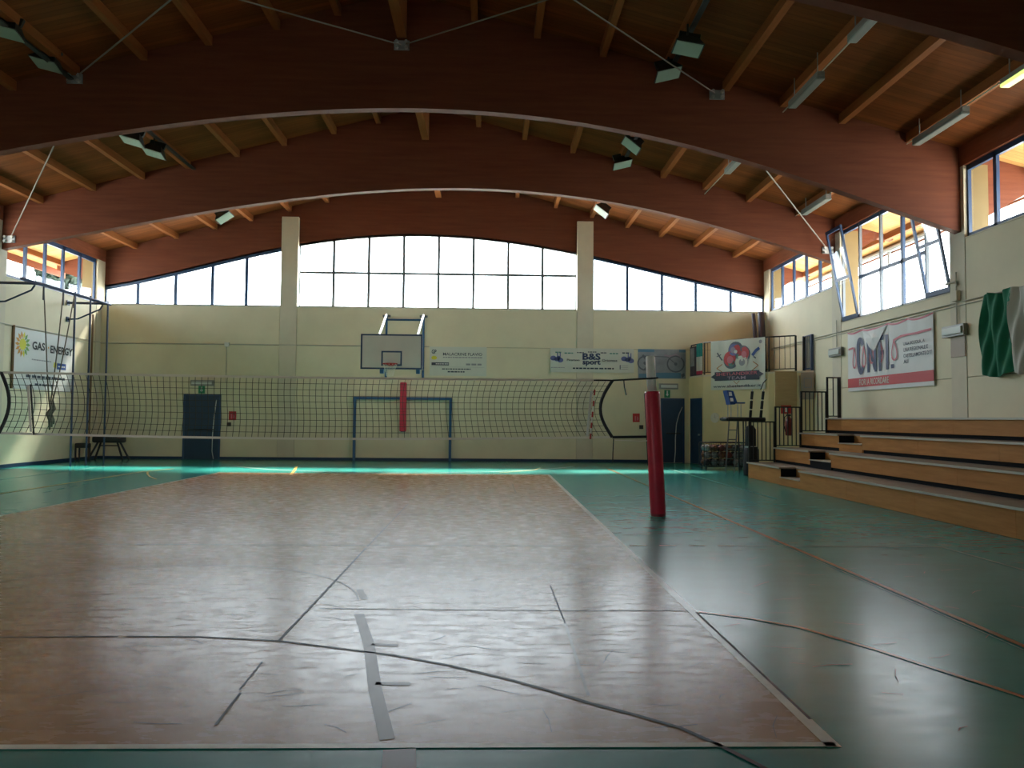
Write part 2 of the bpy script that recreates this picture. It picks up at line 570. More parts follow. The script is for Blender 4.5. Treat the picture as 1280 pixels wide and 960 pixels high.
# ------------------------------------------------------------------ roof geometry
def deck_z(x): return 10.52 - 0.262*abs(x-RIDGE)
PTS_A = [(-13.8,6.05),(-10.16,6.95),(-9.19,7.16),(-8.05,7.38),(-6.91,7.57),(-5.27,7.79),(-3.61,7.94),(-1.95,8.03),(-0.27,7.99),(1.42,7.85),(3.12,7.59),(4.82,7.21),(6.53,6.69),(8.25,6.16),(9.11,5.88),(9.88,5.61)]
PTS_B = [(-13.53,6.24),(-11.63,6.63),(-9.41,7.1),(-7.17,7.53),(-4.91,7.87),(-2.64,8.07),(-0.34,8.11),(1.96,8.01),(4.28,7.69),(6.61,7.15),(8.02,6.7),(9.89,6.17)]
PTS_C = [(-13.81,6.12),(-12.63,6.31),(-11.28,6.67),(-10.01,6.98),(-8.8,7.29),(-7.61,7.6),(-6.95,7.75),(-4.4,8.02),(-1.86,8.09),(0.75,7.96),(3.08,7.52),(3.72,7.41),(4.98,7.2),(6.24,6.89),(7.48,6.58),(8.77,6.25),(9.98,6.06)]
PTS_Z = [(-13.8,6.0),(-10.2,6.95),(-6,7.7),(-1.93,8.0),(1.4,7.83),(4.47,7.25),(5.26,7.07),(6.14,6.89),(7.25,6.65),(9.9,5.75)]
CURVES = [np.polyfit(*zip(*p), 5) for p in (PTS_C, PTS_B, PTS_A, PTS_Z)]
CURVES += [CURVES[3], CURVES[3]]
def beam_bottom(i, x): return float(np.polyval(CURVES[i], x))

# ------------------------------------------------------------------ floor and its painted courts
floor = tag(box((XL-0.1, YN-0.1, -0.25), (XR+0.1, YB+0.1, 0)).build('floor', 'floor_teal', origin=(0, 0, 0)), kind='structure')
CX, YF, YE0 = -2.85, 21.38, 3.72
L0, R0 = CX-4.5, CX+4.5
def floor_poly(pts, z, name, m): return MB().flat([(x, y, z) for x, y in pts]).build(name, m, floor)
def floor_line(pts, w, m, name='court_line', z=0.0045, closed=False):
    return Sheet((0, 0, 0), (1, 0, 0), (0, 1, 0), floor).line(pts, w, m, name, z, closed)
floor_poly([(L0, YE0), (R0, YE0), (R0, YF), (L0, YF)], 0.002, 'volleyball_court', 'court_brown')
# a second, slightly lighter strip where the far end was re-coated
floor_line([(R0-0.02, YE0-0.05), (R0-0.02, YF)], 0.07, 'line_white')
floor_line([(L0+0.02, YE0-0.05), (L0+0.02, YF)], 0.05, 'line_white')
floor_line([(L0, YE0-0.02), (R0, YE0-0.02)], 0.05, 'line_white')
floor_line([(L0, YF), (R0, YF)], 0.05, 'line_white')
floor_line([(L0, 12.38), (R0, 12.38)], 0.05, 'line_faded')
floor_line([(L0, 9.40), (R0, 9.40)], 0.05, 'line_faded')
floor_line([(L0, 15.4), (R0, 15.4)], 0.05, 'line_faded')
floor_line([(L0+0.1, 11.3), (L0+3.2, 11.3)], 0.03, 'line_faded')
# black taped lines
floor_line([(-3.34, 5.49), (-2.55, 5.51)], 0.022, 'line_black')
floor_line([(-2.49, 5.51), (-1.98, 5.50), (-1.41, 5.40), (-1.0, 5.24), (-0.6, 5.08), (-0.24, 4.88), (0.15, 4.60), (0.36, 4.42), (0.56, 4.23), (0.78, 4.06), (0.96, 3.90), (1.09, 3.70), (1.21, 3.48), (1.33, 3.2)], 0.030, 'line_black')
floor_line([(-9, 5.4), (-6.5, 5.45), (-3.34, 5.49)], 0.015, 'line_black')
floor_line([(-1.43, 13.9), (-1.43, 9.3)], 0.012, 'line_black')
floor_line([(-1.43, 9.2), (-1.42, 5.4)], 0.020, 'line_black')
floor_line([(-1.40, 4.95), (-1.38, 4.45)], 0.012, 'line_black')
floor_line([(-1.36, 4.4), (-1.34, 3.95)], 0.014, 'line_black')
floor_line([(0.55, 18.3), (0.55, 16.0)], 0.03, 'line_faded')
floor_line([(0.57, 7.2), (0.58, 5.86)], 0.012, 'line_black')
floor_line([(0.58, 5.86), (0.56, 4.35)], 0.02, 'line_faded')
floor_line([(-1.34, 6.31), (-0.06, 6.27), (0.57, 6.25), (1.62, 6.25)], 0.014, 'line_black')
floor_line([(R0+0.005, 6.2), (R0+0.005, 4.0)], 0.018, 'line_black', z=0.006)
# faded free-throw circle and the key
arc = [(CX-0.05+1.85*math.cos(R(a)), 6.27+1.85*math.sin(R(a))) for a in range(10, 171, 8)]
floor_line(arc, 0.016, 'line_brown')
floor_line([(-1.14, 7.0), (-1.03, 6.62)], 0.06, 'line_brown')
floor_line([(-1.0, 6.14), (-0.80, 5.34), (-0.62, 4.42), (-0.47, 3.77)], 0.075, 'line_brown')
floor_line([(-0.78, 5.32), (-0.60, 5.30)], 0.05, 'line_brown')
floor_line([(-0.64, 4.55), (-0.44, 4.54)], 0.05, 'line_brown')
floor_line([(-0.40, 3.66), (-0.34, 3.1)], 0.15, 'line_brown')
# scuff marks left by shoes
rnd = random.Random(12)
sc_ = MB()
for k in range(260):
    if k < 200: x, y = rnd.uniform(-4.5, R0-0.1), 3.9+rnd.random()**1.6*9
    else: x, y = rnd.uniform(1.8, 5.5), rnd.uniform(3.6, 9)
    a = rnd.gauss(0, 0.5); L = rnd.uniform(0.04, 0.16); w_ = rnd.uniform(0.002, 0.006)
    d = Vector((math.cos(a), math.sin(a), 0)); n_ = Vector((-d.y, d.x, 0)); c = Vector((x, y, 0.0035)); bend = n_*rnd.uniform(-0.02, 0.02)
    sc_.add([c-d*L, c+bend, c+d*L, c+d*L+n_*w_, c+bend+n_*w_*1.6, c-d*L+n_*w_], [(0, 1, 4, 5), (1, 2, 3, 4)])
tag(sc_.build('scuff_marks', 'scuff', floor), kind='stuff')
# orange lines on the teal surround
floor_line([(3.7, 24.6), (3.67, 5.0), (3.66, -1.4)], 0.055, 'line_orange')
floor_line([(3.612, 24.6), (3.607, 5.0)], 0.012, 'line_teal_pale')
floor_line([(1.68, 6.22), (2.03, 6.02), (2.31, 5.76), (2.61, 5.2), (2.84, 4.67), (2.99, 4.32), (3.12, 3.9), (3.2, 3.3)], 0.042, 'line_orange')
floor_line([(-9.4, 15.2), (-9.42, 21.5), (-9.1, 22.8)], 0.06, 'line_yellow')
floor_line([(-9.25, 21.4), (-8.9, 20.6), (-8.5, 19.8), (-8.0, 19.0)], 0.05, 'line_yellow')
floor_line([(-5.2, 20.6), (-5.55, 22.4), (-5.95, 24.3)], 0.08, 'line_yellow')
floor_line([(0.3, 22.0), (1.3, 23.2), (1.6, 24.3)], 0.05, 'line_yellow')
# white lines
floor_line([(5.62, 24.2), (5.65, 15.2)], 0.05, 'line_teal_pale')
floor_line([(5.55, 9.47), (5.60, 4.0)], 0.04, 'line_teal_pale')
floor_line([(3.0, 9.47), (5.55, 9.46)], 0.04, 'line_teal_pale')
for k in range(4):
    floor_line([(1.72+k*0.36, 9.47), (1.92+k*0.36, 9.47)], 0.04, 'line_white')
for k in range(6):
    floor_line([(1.7+k*0.42, 15.6), (1.95+k*0.42, 15.6)], 0.05, 'line_teal_pale')
floor_line([(-11.48, 25.6), (-11.45, 12.0)], 0.05, 'line_teal_pale')
for k in range(9):
    floor_line([(-8.75-k*0.07, 15.6+k*0.62), (-8.80-k*0.07, 15.95+k*0.62)], 0.05, 'line_teal_pale')
arc = [(CX+6.15*math.cos(R(a)), 27.8+6.1*math.sin(R(a))) for a in range(-145, -24, 5)]
floor_line(arc, 0.06, 'line_white')

# ------------------------------------------------------------------ walls
PW = 0.27
PY_R = [(27.45, 28.05), (21.80, 22.36), (15.98, 16.52), (9.95, 10.5), (4.05, 4.6), (-1.75, -1.2)]
wall_back = tag(MB().box((XL-0.5, YB+0.03, -0.2), (XR+0.5, YB+0.33, 5.40)).build('wall_back', 'wall_backing'), kind='structure')
def panel(parent, a, b, m='wall_cream'): return box(a, b).build('panel', m, parent)
g = 0.009
for x0, x1 in ((XL, -7.51), (-6.92, 3.11), (3.69, XR)):
    for z0, z1 in ((0, 4.07), (4.07, 5.44)):
        panel(wall_back, (x0+g, YB, z0+(0 if z0 == 0 else g)), (x1-g, YB+0.05, z1-g))
    box((x0, YB-0.02, 5.44), (x1, YB+0.30, 5.47)).build('window_sill', 'concrete', wall_back)
for x0, x1 in ((-7.51, -6.92), (3.11, 3.69)):
    box((x0, YB-0.02, 0), (x1, YB+0.16, 8.70)).build('pilaster', 'concrete', wall_back)
tube([(XL, YB-0.025, 4.085), (-2.2, YB-0.025, 4.085)], 0.014).build('conduit', 'conduit', wall_back)
tube([(-9.36, YB-0.025, 4.06), (-9.36, YB-0.025, 2.7)], 0.014).build('conduit', 'conduit', wall_back)
MB().bevbox((-9.43, YB-0.08, 4.0), (-9.27, YB, 4.15), 0.01).build('junction_box', 'white_print', wall_back)

HOP = (16.52, 21.80)      # the bay with the tall hinged windows
wall_right = tag(MB().box((XR+0.03, YN-0.2, -0.2), (XR+0.30, YB+0.3, 4.30)).box((XR+0.03, YN-0.2, 4.30), (XR+0.11, HOP[0]-0.08, 5.38)).box((XR+0.03, HOP[1]+0.08, 4.30), (XR+0.11, YB+0.3, 5.38)).build('wall_right', 'wall_backing'), kind='structure')
wall_left = tag(MB().box((XL-0.30, YN-0.2, -0.2), (XL-0.03, YB+0.3, 5.40)).build('wall_left', 'wall_backing'), kind='structure')
for i in range(5):
    y0, y1 = PY_R[i+1][1], PY_R[i][0]
    top = 4.34 if i == 1 else 5.42
    for z0, z1 in ((0, 2.48), (2.48, min(top, 4.07)), (4.07, top)):
        panel(wall_right, (XR, y0+g, z0+(0 if z0 == 0 else g)), (XR+0.05, y1-g, z1-g))
    box((XR-0.015, y0, top-0.01), (XR+0.30, y1, top+0.015)).build('window_sill', 'concrete', wall_right)
    for z0, z1 in ((0, 4.07), (4.07, 5.44)):
        panel(wall_left, (XL-0.05, y0+g, z0+(0 if z0 == 0 else g)), (XL, y1-g, z1-g))
    box((XL-0.30, y0, 5.43), (XL+0.015, y1, 5.455)).build('window_sill', 'concrete', wall_left)
for i, (y0, y1) in enumerate(PY_R):
    box((XR-0.01, y0, 0), (XR+0.12, y1, 7.0)).build('pilaster', 'concrete', wall_right)
    box((XL-0.12, y0, 0), (XL+0.01, y1, 7.0)).build('pilaster', 'concrete', wall_left)
    box((XR+0.12, y0, 0), (XR+0.52, y1, 7.0)).build('outer_column', 'concrete_darkened', wall_right)  # rest of the same column beyond the glass, in the darkened colour
    box((XL-0.52, y0, 0), (XL-0.12, y1, 7.0)).build('outer_column', 'concrete_darkened', wall_left)
for z in (4.02, 4.09):
    tube([(XR-0.03, 27.2, z), (XR-0.03, 8.0, z)], 0.013).build('conduit', 'conduit', wall_right)
tube([(XR-0.04, 16.25, 4.75), (XR-0.04, 16.25, 3.62)], 0.016).build('conduit', 'conduit', wall_right)
tube([(XR-0.05, 16.6, 4.55), (XR-0.05, 16.25, 4.55), (XR-0.05, 16.2, 4.45)], 0.025).build('conduit', 'conduit', wall_right)
MB().bevbox((XR-0.10, 16.15, 4.12), (XR-0.011, 16.33, 4.34), 0.01).build('junction_box', 'concrete', wall_right)
tube([(XR-0.04, 22.0, 4.45), (XR-0.04, 22.0, 3.66)], 0.014).build('conduit', 'conduit', wall_right)
box((XR-0.03, 16.0, 2.93), (XR-0.011, 16.5, 3.36)).build('cover_plate', 'panel_beige', wall_right)
for i in (2, 3, 4):
    y0, y1 = PY_R[i+1][1], PY_R[i][0]
    panel(wall_left, (XL-0.30, y0, 5.46), (XL, y1, 7.01))
for i in (3, 4):
    y0, y1 = PY_R[i+1][1], PY_R[i][0]
    panel(wall_right, (XR, y0, 5.44), (XR+0.30, y1, 7.0))
panel(wall_right, (XR, 10.5, 5.44), (XR+0.30, 12.34, 7.0))
tube([(XL+0.025, 21.9, 4.10), (XL+0.025, 27.7, 4.10)], 0.013).build('conduit', 'conduit', wall_left)
tube([(XL+0.05, 27.15, 0.0), (XL+0.05, 27.15, 5.0)], 0.03).build('pipe', 'pipe_brown', wall_left)
DX0, DX1, DZ1 = -9.6, -5.6, 2.5     # added glazed opening in the unseen near wall, lights net and posts
wn = MB().prism([(XL-0.5, YN, DZ1), (XR+0.5, YN, DZ1), (XR+0.5, YN, deck_z(XR+0.5)), (RIDGE, YN, deck_z(RIDGE)), (XL-0.5, YN, deck_z(XL-0.5))], (0, -0.3, 0))
wn.box((XL-0.5, YN-0.3, -0.2), (DX0, YN, DZ1)).box((DX1, YN-0.3, -0.2), (XR+0.5, YN, DZ1))
tag(wn.build('wall_near', 'wall_cream'), kind='structure')
tag(box((XL, YB-0.025, 0.002), (6.15, YB-0.001, 0.10)).build('baseboard_back', 'skirting_blue'), kind='structure')
tag(box((XL+0.011, YN, 0.002), (XL+0.03, YB-0.03, 0.11)).build('baseboard_left', 'skirting_blue'), kind='structure')

# ------------------------------------------------------------------ roof: deck, purlins, arched beams
YD0, YD1 = -2.6, 29.2
def slab(xa, xb):
    return [(xa, deck_z(xa)), (xb, deck_z(xb)), (xb, deck_z(xb)+0.12), (xa, deck_z(xa)+0.12)]
ceil = MB()
for xa, xb in ((RIDGE, 12.1), (-15.9, RIDGE)):
    ceil.prism([(x, YD0, z) for x, z in slab(xa, xb)], (0, YD1-YD0, 0))
ceiling = tag(ceil.build('ceiling', 'deck_wood', origin=(0, 0, 0)), kind='structure')
PURLINS = [-12.75, -11.3, -9.94, -8.66, -7.28, -5.95, -4.55, -3.28, RIDGE, -0.4, 0.93, 2.33, 3.65, 4.95, 6.18, 7.45, 8.9]
BT = 0.22
spans = [(BEAM_Y[i+1]+BT, BEAM_Y[i]) for i in range(5)] + [(28.2, 29.15)]
for x in PURLINS + [-15.3, 11.5]:
    w, zb = (0.10, 9.53) if x == RIDGE else (0.07, deck_z(x)-0.19)
    for y0, y1 in spans:
        box((x-w, y0, zb), (x+w, y1, deck_z(x)+0.005 if x != RIDGE else 10.50)).build('purlin', 'purlin_wood', ceiling)
for y0, y1 in spans[:5]:
    box((XR-0.02, y0, 6.98), (XR+0.2, y1, 7.40)).build('edge_beam', 'edge_wood', ceiling)
    box((XL-0.2, y0, 7.0), (XL+0.02, y1, 7.40)).build('edge_beam', 'edge_wood', ceiling)
for xa, xb in ((XR+0.32, 12.04), (-15.84, XL-0.32)):
    MB().prism([(xa, YD0, deck_z(xa)-0.03), (xb, YD0, deck_z(xb)-0.03), (xb, YD0, deck_z(xb)-0.002), (xa, YD0, deck_z(xa)-0.002)], (0, YD1-YD0, 0)).build('soffit_board', 'soffit_wood', ceiling)
# fascia boards along the eaves
for x in (12.05, -15.9):
    box((x, YD0, deck_z(x)-0.25), (x+0.05, YD1, deck_z(x)+0.15)).build('fascia', 'edge_wood', ceiling)
xs = [XL-1.7 + (XR+1.7-XL+1.7)*i/64 for i in range(65)]
BEAM_LABELS = ['arched laminated beam over the far windows, behind the two pale pilasters',
               'second arched laminated beam from the far wall',
               'broad dark arched laminated beam crossing the upper photo, third from the far wall',
               'arched laminated beam at the upper right corner, nearest one seen',
               None, None]
for i, y in enumerate(BEAM_Y):
    lo, hi = [], []
    for x in xs:
        if x < XL: zb = beam_bottom(i, XL)+(XL-x)*0.35
        elif x > XR: zb = beam_bottom(i, XR)+(x-XR)*0.6
        else: zb = beam_bottom(i, x)
        hi_z = deck_z(x)-0.004
        lo.append((x, y, min(zb, hi_z-0.12))); hi.append((x, y, hi_z))
    b = MB().strip(lo, hi, (0, BT, 0))
    o = b.build('arched_beam', 'glulam')
    tag(o, BEAM_LABELS[i] or 'arched laminated roof beam behind the viewer', 'beam', 'arched roof beams')

# ------------------------------------------------------------------ windows
def win_root(n, loc): return empty('window_%d' % n, loc, kind='structure')
def back_window(n, xsplit, m_frame, fw, mw, transom=None, bottom=0.06):
    x0, x1 = xsplit[0], xsplit[-1]
    w = win_root(n, ((x0+x1)/2, YB+0.25, 5.47))
    top = lambda x: beam_bottom(0, x)+0.06
    y0, y1 = YB+0.20, YB+0.26
    N = 16
    xx = [x0+(x1-x0)*i/N for i in range(N+1)]
    MB().strip([(x, y0-0.02, top(x)-fw-0.06) for x in xx], [(x, y0-0.02, top(x)) for x in xx], (0, 0.08, 0)).build('frame', m_frame, w)
    box((x0, y0, 5.468), (x1, y1, 5.468+bottom)).build('frame', m_frame, w)
    for x in xsplit:
        xa = max(x0, x-mw/2); xb = min(x1, x+mw/2)
        MB().prism([(xa, y0, 5.468), (xb, y0, 5.468), (xb, y0, top(xb)), (xa, y0, top(xa))], (0, 0.06, 0)).build('mullion', m_frame, w)
    if transom:
        box((x0, y0+0.005, transom-0.042), (x1, y1-0.005, transom+0.042)).build('transom', m_frame, w)
    for a, b in zip(xsplit[:-1], xsplit[1:]):
        zs = [5.48, transom, None] if transom else [5.48, None]
        for za, zb in zip(zs[:-1], zs[1:]):
            ta, tb = (zb, zb) if zb else (top(a)-0.05, top(b)-0.05)
            MB().prism([(a, y0+0.03, za), (b, y0+0.03, za), (b, y0+0.03, tb), (a, y0+0.03, ta)], (0, 0.006, 0)).build('pane', 'glass', w)
    return w
back_window(1, [XL+0.02, -12.63, -11.30, -10.0, -8.79, -7.51], 'frame_blue', 0.10, 0.11)
back_window(2, [-6.92, -5.68, -4.42, -3.16, -1.90, -0.64, 0.62, 1.87, 3.11], 'frame_grey', 0.03, 0.095, transom=6.74)
back_window(3, [3.69, 4.97, 6.24, 7.48, 8.77, XR-0.02], 'frame_blue', 0.07, 0.10)

def side_window(n, X, y0, y1, z0, z1, sgn, cols=5):
    """fixed strip window; sgn=+1 on the right wall"""
    w = win_root(n, (X, (y0+y1)/2, z0))
    xa, xb = X+0.06*sgn, X+0.13*sgn
    box((xa, y0, z1-0.13), (xb, y1, z1+0.04)).build('frame', 'frame_blue', w)
    box((xa, y0, z0), (xb, y1, z0+0.09)).build('frame', 'frame_blue', w)
    for k in range(cols+1):
        y = y0+(y1-y0)*k/cols
        wd = 0.05
        box((xa, max(y0, y-wd), z0), (xb, min(y1, y+wd), z1)).build('mullion', 'frame_blue', w)
    for k in range(cols):
        ya = y0+(y1-y0)*k/cols; yb = y0+(y1-y0)*(k+1)/cols
        box((X+0.09*sgn, ya, z0), (X+0.096*sgn, yb, z1)).build('pane', 'glass', w)
    return w
n_win = 4
for i, n_ in ((0, 5), (2, 4)):
    side_window(n_win, XR, PY_R[i+1][1] if i == 0 else 12.35, PY_R[i][0], 5.43, 7.0, 1, n_); n_win += 1
for i in (0, 1):
    side_window(n_win, XL, PY_R[i+1][1], PY_R[i][0], 5.46, 7.0, -1, 5); n_win += 1
# tall bay with two sashes tilted in
w = win_root(n_win, (XR, 19.2, 4.36)); n_win += 1
y0, y1, z0, z1, zt = HOP[0], HOP[1], 4.36, 7.0, 5.47
xa, xb = XR+0.05, XR+0.12
box((xa, y0, z1-0.12), (xb, y1, z1+0.02)).build('frame', 'frame_blue', w)
box((xa, y0, z0), (xb, y1, z0+0.05)).build('frame', 'frame_grey', w)
HY = [y0, y0+1.04, y0+2.07, y0+3.13, y1-1.02, y1]
for k, y in enumerate(HY):
    wd = 0.05 if k == 2 else 0.035
    box((xa, max(y0, y-wd), z0), (xb, min(y1, y+wd), z1)).build('mullion', 'frame_blue' if k == 2 else 'frame_grey', w)
box((xa, HY[1], zt-0.045), (xb, HY[4], zt+0.045)).build('transom', 'frame_blue', w)
for k in (1, 2, 3):
    for za, zb in ((z0+0.05, zt), (zt, z1-0.1)):
        box((XR+0.08, HY[k], za), (XR+0.086, HY[k+1], zb)).build('pane', 'glass', w)
for k in (0, 4):       # sashes hinged at the sill, tops leaning into the hall
    ya, yb = HY[k]+0.04, HY[k+1]-0.04
    th = R(10.5)
    ux, uz = -math.sin(th), math.cos(th)
    hx, hz, H = XR+0.04, z0+0.03, (z1-z0-0.06)
    sash = empty('sash', (hx, (ya+yb)/2, hz)); sash.parent = w
    sash.location = Vector((hx, (ya+yb)/2, hz))-ORIGIN[w.name]
    def P(t, y, d=0): return Vector((hx+ux*t-d*uz, y, hz+uz*t+d*ux))
    def bar(ta, tb, yA, yB, nm, m, d=0.025):
        c = (P(ta, yA)+P(tb, yB))/2
        MB().obox(c, Vector((ux, 0, uz))*abs(tb-ta)/2, Vector((0, abs(yB-yA)/2, 0)), Vector((uz, 0, -ux))*d).build(nm, m, sash)
    bar(0, 0.11, ya, yb, 'sash_rail', 'frame_blue'); bar(H-0.09, H, ya, yb, 'sash_rail', 'frame_blue')
    bar(1.12, 1.20, ya, yb, 'sash_rail', 'frame_blue', 0.02)
    bar(0, H, ya, ya+0.07, 'sash_stile', 'frame_blue', 0.024); bar(0, H, yb-0.07, yb, 'sash_stile', 'frame_blue', 0.024)
    bar(0.1, 1.13, ya+0.06, yb-0.06, 'sash_pane', 'glass', 0.003); bar(1.19, H-0.08, ya+0.06, yb-0.06, 'sash_pane', 'glass', 0.003)

# glazed doors added behind the viewer to light the net and red post
d4 = empty('door_4', ((DX0+DX1)/2, YN-0.15, 0), kind='structure')
for k in range(7):
    x = DX0+(DX1-DX0)*k/6
    box((max(DX0, x-0.05), YN-0.18, 0), (min(DX1, x+0.05), YN-0.12, DZ1)).build('door_stile', 'frame_blue', d4)
for z in (0.0, DZ1-0.1): box((DX0, YN-0.18, z), (DX1, YN-0.12, z+0.1)).build('door_rail', 'frame_blue', d4)
for k in range(6):
    x = DX0+(DX1-DX0)*k/6
    box((x+0.05, YN-0.153, 0.1), (x+(DX1-DX0)/6-0.05, YN-0.147, DZ1-0.1)).build('door_pane', 'glass', d4)

# ------------------------------------------------------------------ outside: ground, eaves gutter, trees, a neighbour's house
tag(box((-90, -60, -0.6), (90, 120, -0.35)).build('ground', 'soil'), kind='structure')
gt = empty('roof_gutter', (11.95, 14, 6.6), 'grey eaves gutter with downpipe outside the tall windows', 'gutter')
tube([(12.0, -2.5, 6.72), (12.0, 29.1, 6.72)], 0.09).build('channel', 'gutter_grey', gt)
tube([(12.0, 22.9, 6.7), (12.0, 22.9, 6.2), (11.9, 22.9, 6.08), (11.2, 22.9, 5.9), (10.62, 22.95, 5.75), (10.58, 22.95, 5.6), (10.58, 22.95, -0.35)], 0.055).build('downpipe', 'gutter_grey', gt)

def tree(loc, h, r, seed, label, cone=False):
    t = empty('tree', loc, label, 'tree', 'trees outside the left windows')
    x, y, z = loc
    tube([(x, y, z), (x+0.1, y, z+h*0.5), (x, y, z+h*0.95)], [0.28, 0.2, 0.03], 7).build('trunk', 'bark', t)
    rnd = random.Random(seed)
    b = MB()
    for k in range(6000):
        f = rnd.random()
        zz = z+h*(0.18+0.82*f)
        rr = r*(1-f)**0.8*1.0 if cone else r*math.sqrt(max(0, 1-(2*f-1)**2))
        a = rnd.uniform(0, 6.283); q = math.sqrt(rnd.random())
        if cone: rr *= 0.75+0.25*math.sin(f*40)
        c = Vector((x+rr*q*math.cos(a), y+rr*q*math.sin(a), zz))
        n = Vector((rnd.gauss(0, 1), rnd.gauss(0, 1), rnd.gauss(0, 1))).normalized()
        u = n.orthogonal().normalized()*rnd.uniform(0.22, 0.42); v = n.cross(u).normalized()*rnd.uniform(0.18, 0.34)
        b.add([c-u, c+v, c+u, c-v], [(0, 1, 2, 3)])
    o = b.build('foliage', 'leaf', t); tag(o, kind='stuff')
tree((-34.2, 60.0, -0.35), 15.6, 2.0, 1, 'dark conifer seen through the second pane of the left window', True)
tree((-36.2, 66.5, -0.35), 14.6, 2.0, 2, 'dark bushy tree behind the third pane of the left window')
tree((-29.6, 55.0, -0.35), 12.2, 1.8, 3, 'dark bushy tree behind the fourth pane of the left window')
hs = empty('house', (-25, 42, -0.35), 'pale house wall low in front of the trees outside the left windows', 'house')
box((-30, 39.5, -0.35), (-18.6, 43, 7.6)).build('house_wall', 'far_wall', hs)
MB().prism([(-30.2, 39.3, 7.6), (-30.2, 43.2, 7.6), (-30.2, 41.2, 8.1)], (11.8, 0, 0)).build('house_roof', 'far_wall', hs)

# ------------------------------------------------------------------ doors, exit signs, safety lights
door_n = [0]
def door(x0, x1, zt, strip):
    door_n[0] += 1
    d = empty('door_%d' % door_n[0], ((x0+x1)/2, YB, 0), kind='structure')
    fr = MB().box((x0-0.06, YB-0.04, 0), (x0, YB, zt+0.06)).box((x1, YB-0.04, 0), (x1+0.06, YB, zt+0.06)).box((x0-0.06, YB-0.04, zt), (x1+0.06, YB, zt+0.06))
    fr.build('door_frame', 'frame_blue', d)
    box((x0, YB-0.03, 0.01), (x1, YB-0.005, zt)).build('door_leaf', 'door_blue', d)
    tube([(x0+0.12, YB-0.08, 1.05), (x1-0.1, YB-0.08, 1.05)], 0.02).build('push_bar', 'rail_black', d)
    tube(strip, 0.016).build('draught_strip', 'galvanised', d)
    return d
door(-10.76, -9.57, 2.25, [(-9.66, YB-0.06, 2.1), (-9.72, YB-0.07, 1.5), (-9.76, YB-0.07, 0.9), (-9.77, YB-0.06, 0.3), (-9.72, YB-0.05, 0.02)])
door(6.21, 6.94, 2.25, [(6.92, YB-0.05, 2.0), (6.80, YB-0.07, 1.75), (6.70, YB-0.08, 1.4), (6.66, YB-0.08, 0.9), (6.66, YB-0.07, 0.4), (6.63, YB-0.05, 0.02)])
def bulkhead(c, U, N, label, w=0.80, h=0.20):
    """emergency light: U along the wall, N into the room"""
    U, N, c = Vector(U), Vector(N), Vector(c)
    e = empty('emergency_light', c, label, 'light', 'emergency wall lights')
    MB().obox(c+N*0.045, U*w/2, N*0.045, Vector((0, 0, h/2))).build('light_body', 'lamp_body', e)
    MB().obox(c+N*0.105, U*(w/2-0.05), N*0.02, Vector((0, 0, h/2-0.05))).build('light_lens', 'lamp_lens', e)
    return e
bulkhead((-10.17, YB-0.012, 2.70), (1, 0, 0), (0, -1, 0), 'emergency light above the left blue door')
bulkhead((6.42, YB-0.012, 2.74), (1, 0, 0), (0, -1, 0), 'emergency light above the right blue door beside the red post', 0.68, 0.2)
bulkhead((XR-0.02, 16.3, 3.49), (0, -1, 0), (-1, 0, 0), 'grey emergency light between the white and red banner and the flag', 0.78, 0.24)
bulkhead((XR-0.02, 22.0, 3.52), (0, -1, 0), (-1, 0, 0), 'grey emergency light left of the white and red banner', 0.78, 0.24)
def exit_sign(x, z, w, h, label):
    e = empty('exit_sign', (x, YB-0.01, z-h/2), label, 'sign', 'green exit signs')
    box((x-w/2, YB-0.03, z-h/2), (x+w/2, YB-0.004, z+h/2)).build('sign_plate', 'sign_green', e)
    sh = Sheet((x, YB-0.031, z), (1, 0, 0), (0, 0, 1), e)
    sh.poly([(-0.022, 0.11), (0.022, 0.11), (0.022, -0.01), (0.055, -0.01), (0, -0.09), (-0.055, -0.01), (-0.022, -0.01)], 'white_print', 'arrow')
exit_sign(-10.2, 2.46, 0.22, 0.27, 'small green exit sign with white down arrow over the left door')
exit_sign(6.38, 2.47, 0.21, 0.27, 'small green exit sign with white down arrow over the right door')
def fire_sign(x, z, label, lab2):
    e = empty('fire_sign', (x, YB-0.01, z-0.15), label, 'sign', 'red fire signs')
    box((x-0.125, YB-0.02, z-0.155), (x+0.125, YB-0.002, z+0.155)).build('sign_plate', 'sign_red', e)
    sh = Sheet((x, YB-0.021, z), (1, 0, 0), (0, 0, 1), e)
    sh.rect(-0.055, -0.10, -0.005, 0.06, 'print_pink', 'pictogram'); sh.poly([(0.02, -0.09), (0.075, -0.09), (0.085, -0.02), (0.05, 0.08), (0.03, 0.02)], 'print_pink', 'pictogram')
    c = MB().bevbox((x-0.18, YB-0.055, z-0.375), (x-0.04, YB-0.003, z-0.235), 0.01)
    if x > 0: c = MB().bevbox((x+0.11, YB-0.055, z-0.40), (x+0.25, YB-0.003, z-0.26), 0.01)
    tag(c.build('call_point', 'box_brown'), lab2, 'switch', 'call points on the far wall')
fire_sign(-9.10, 1.55, 'red fire sign right of the left blue door', 'small dark box under the red sign by the left door')
fire_sign(5.26, 1.60, 'red fire sign left of the red post and right door', 'small dark box under the red sign near the red post')

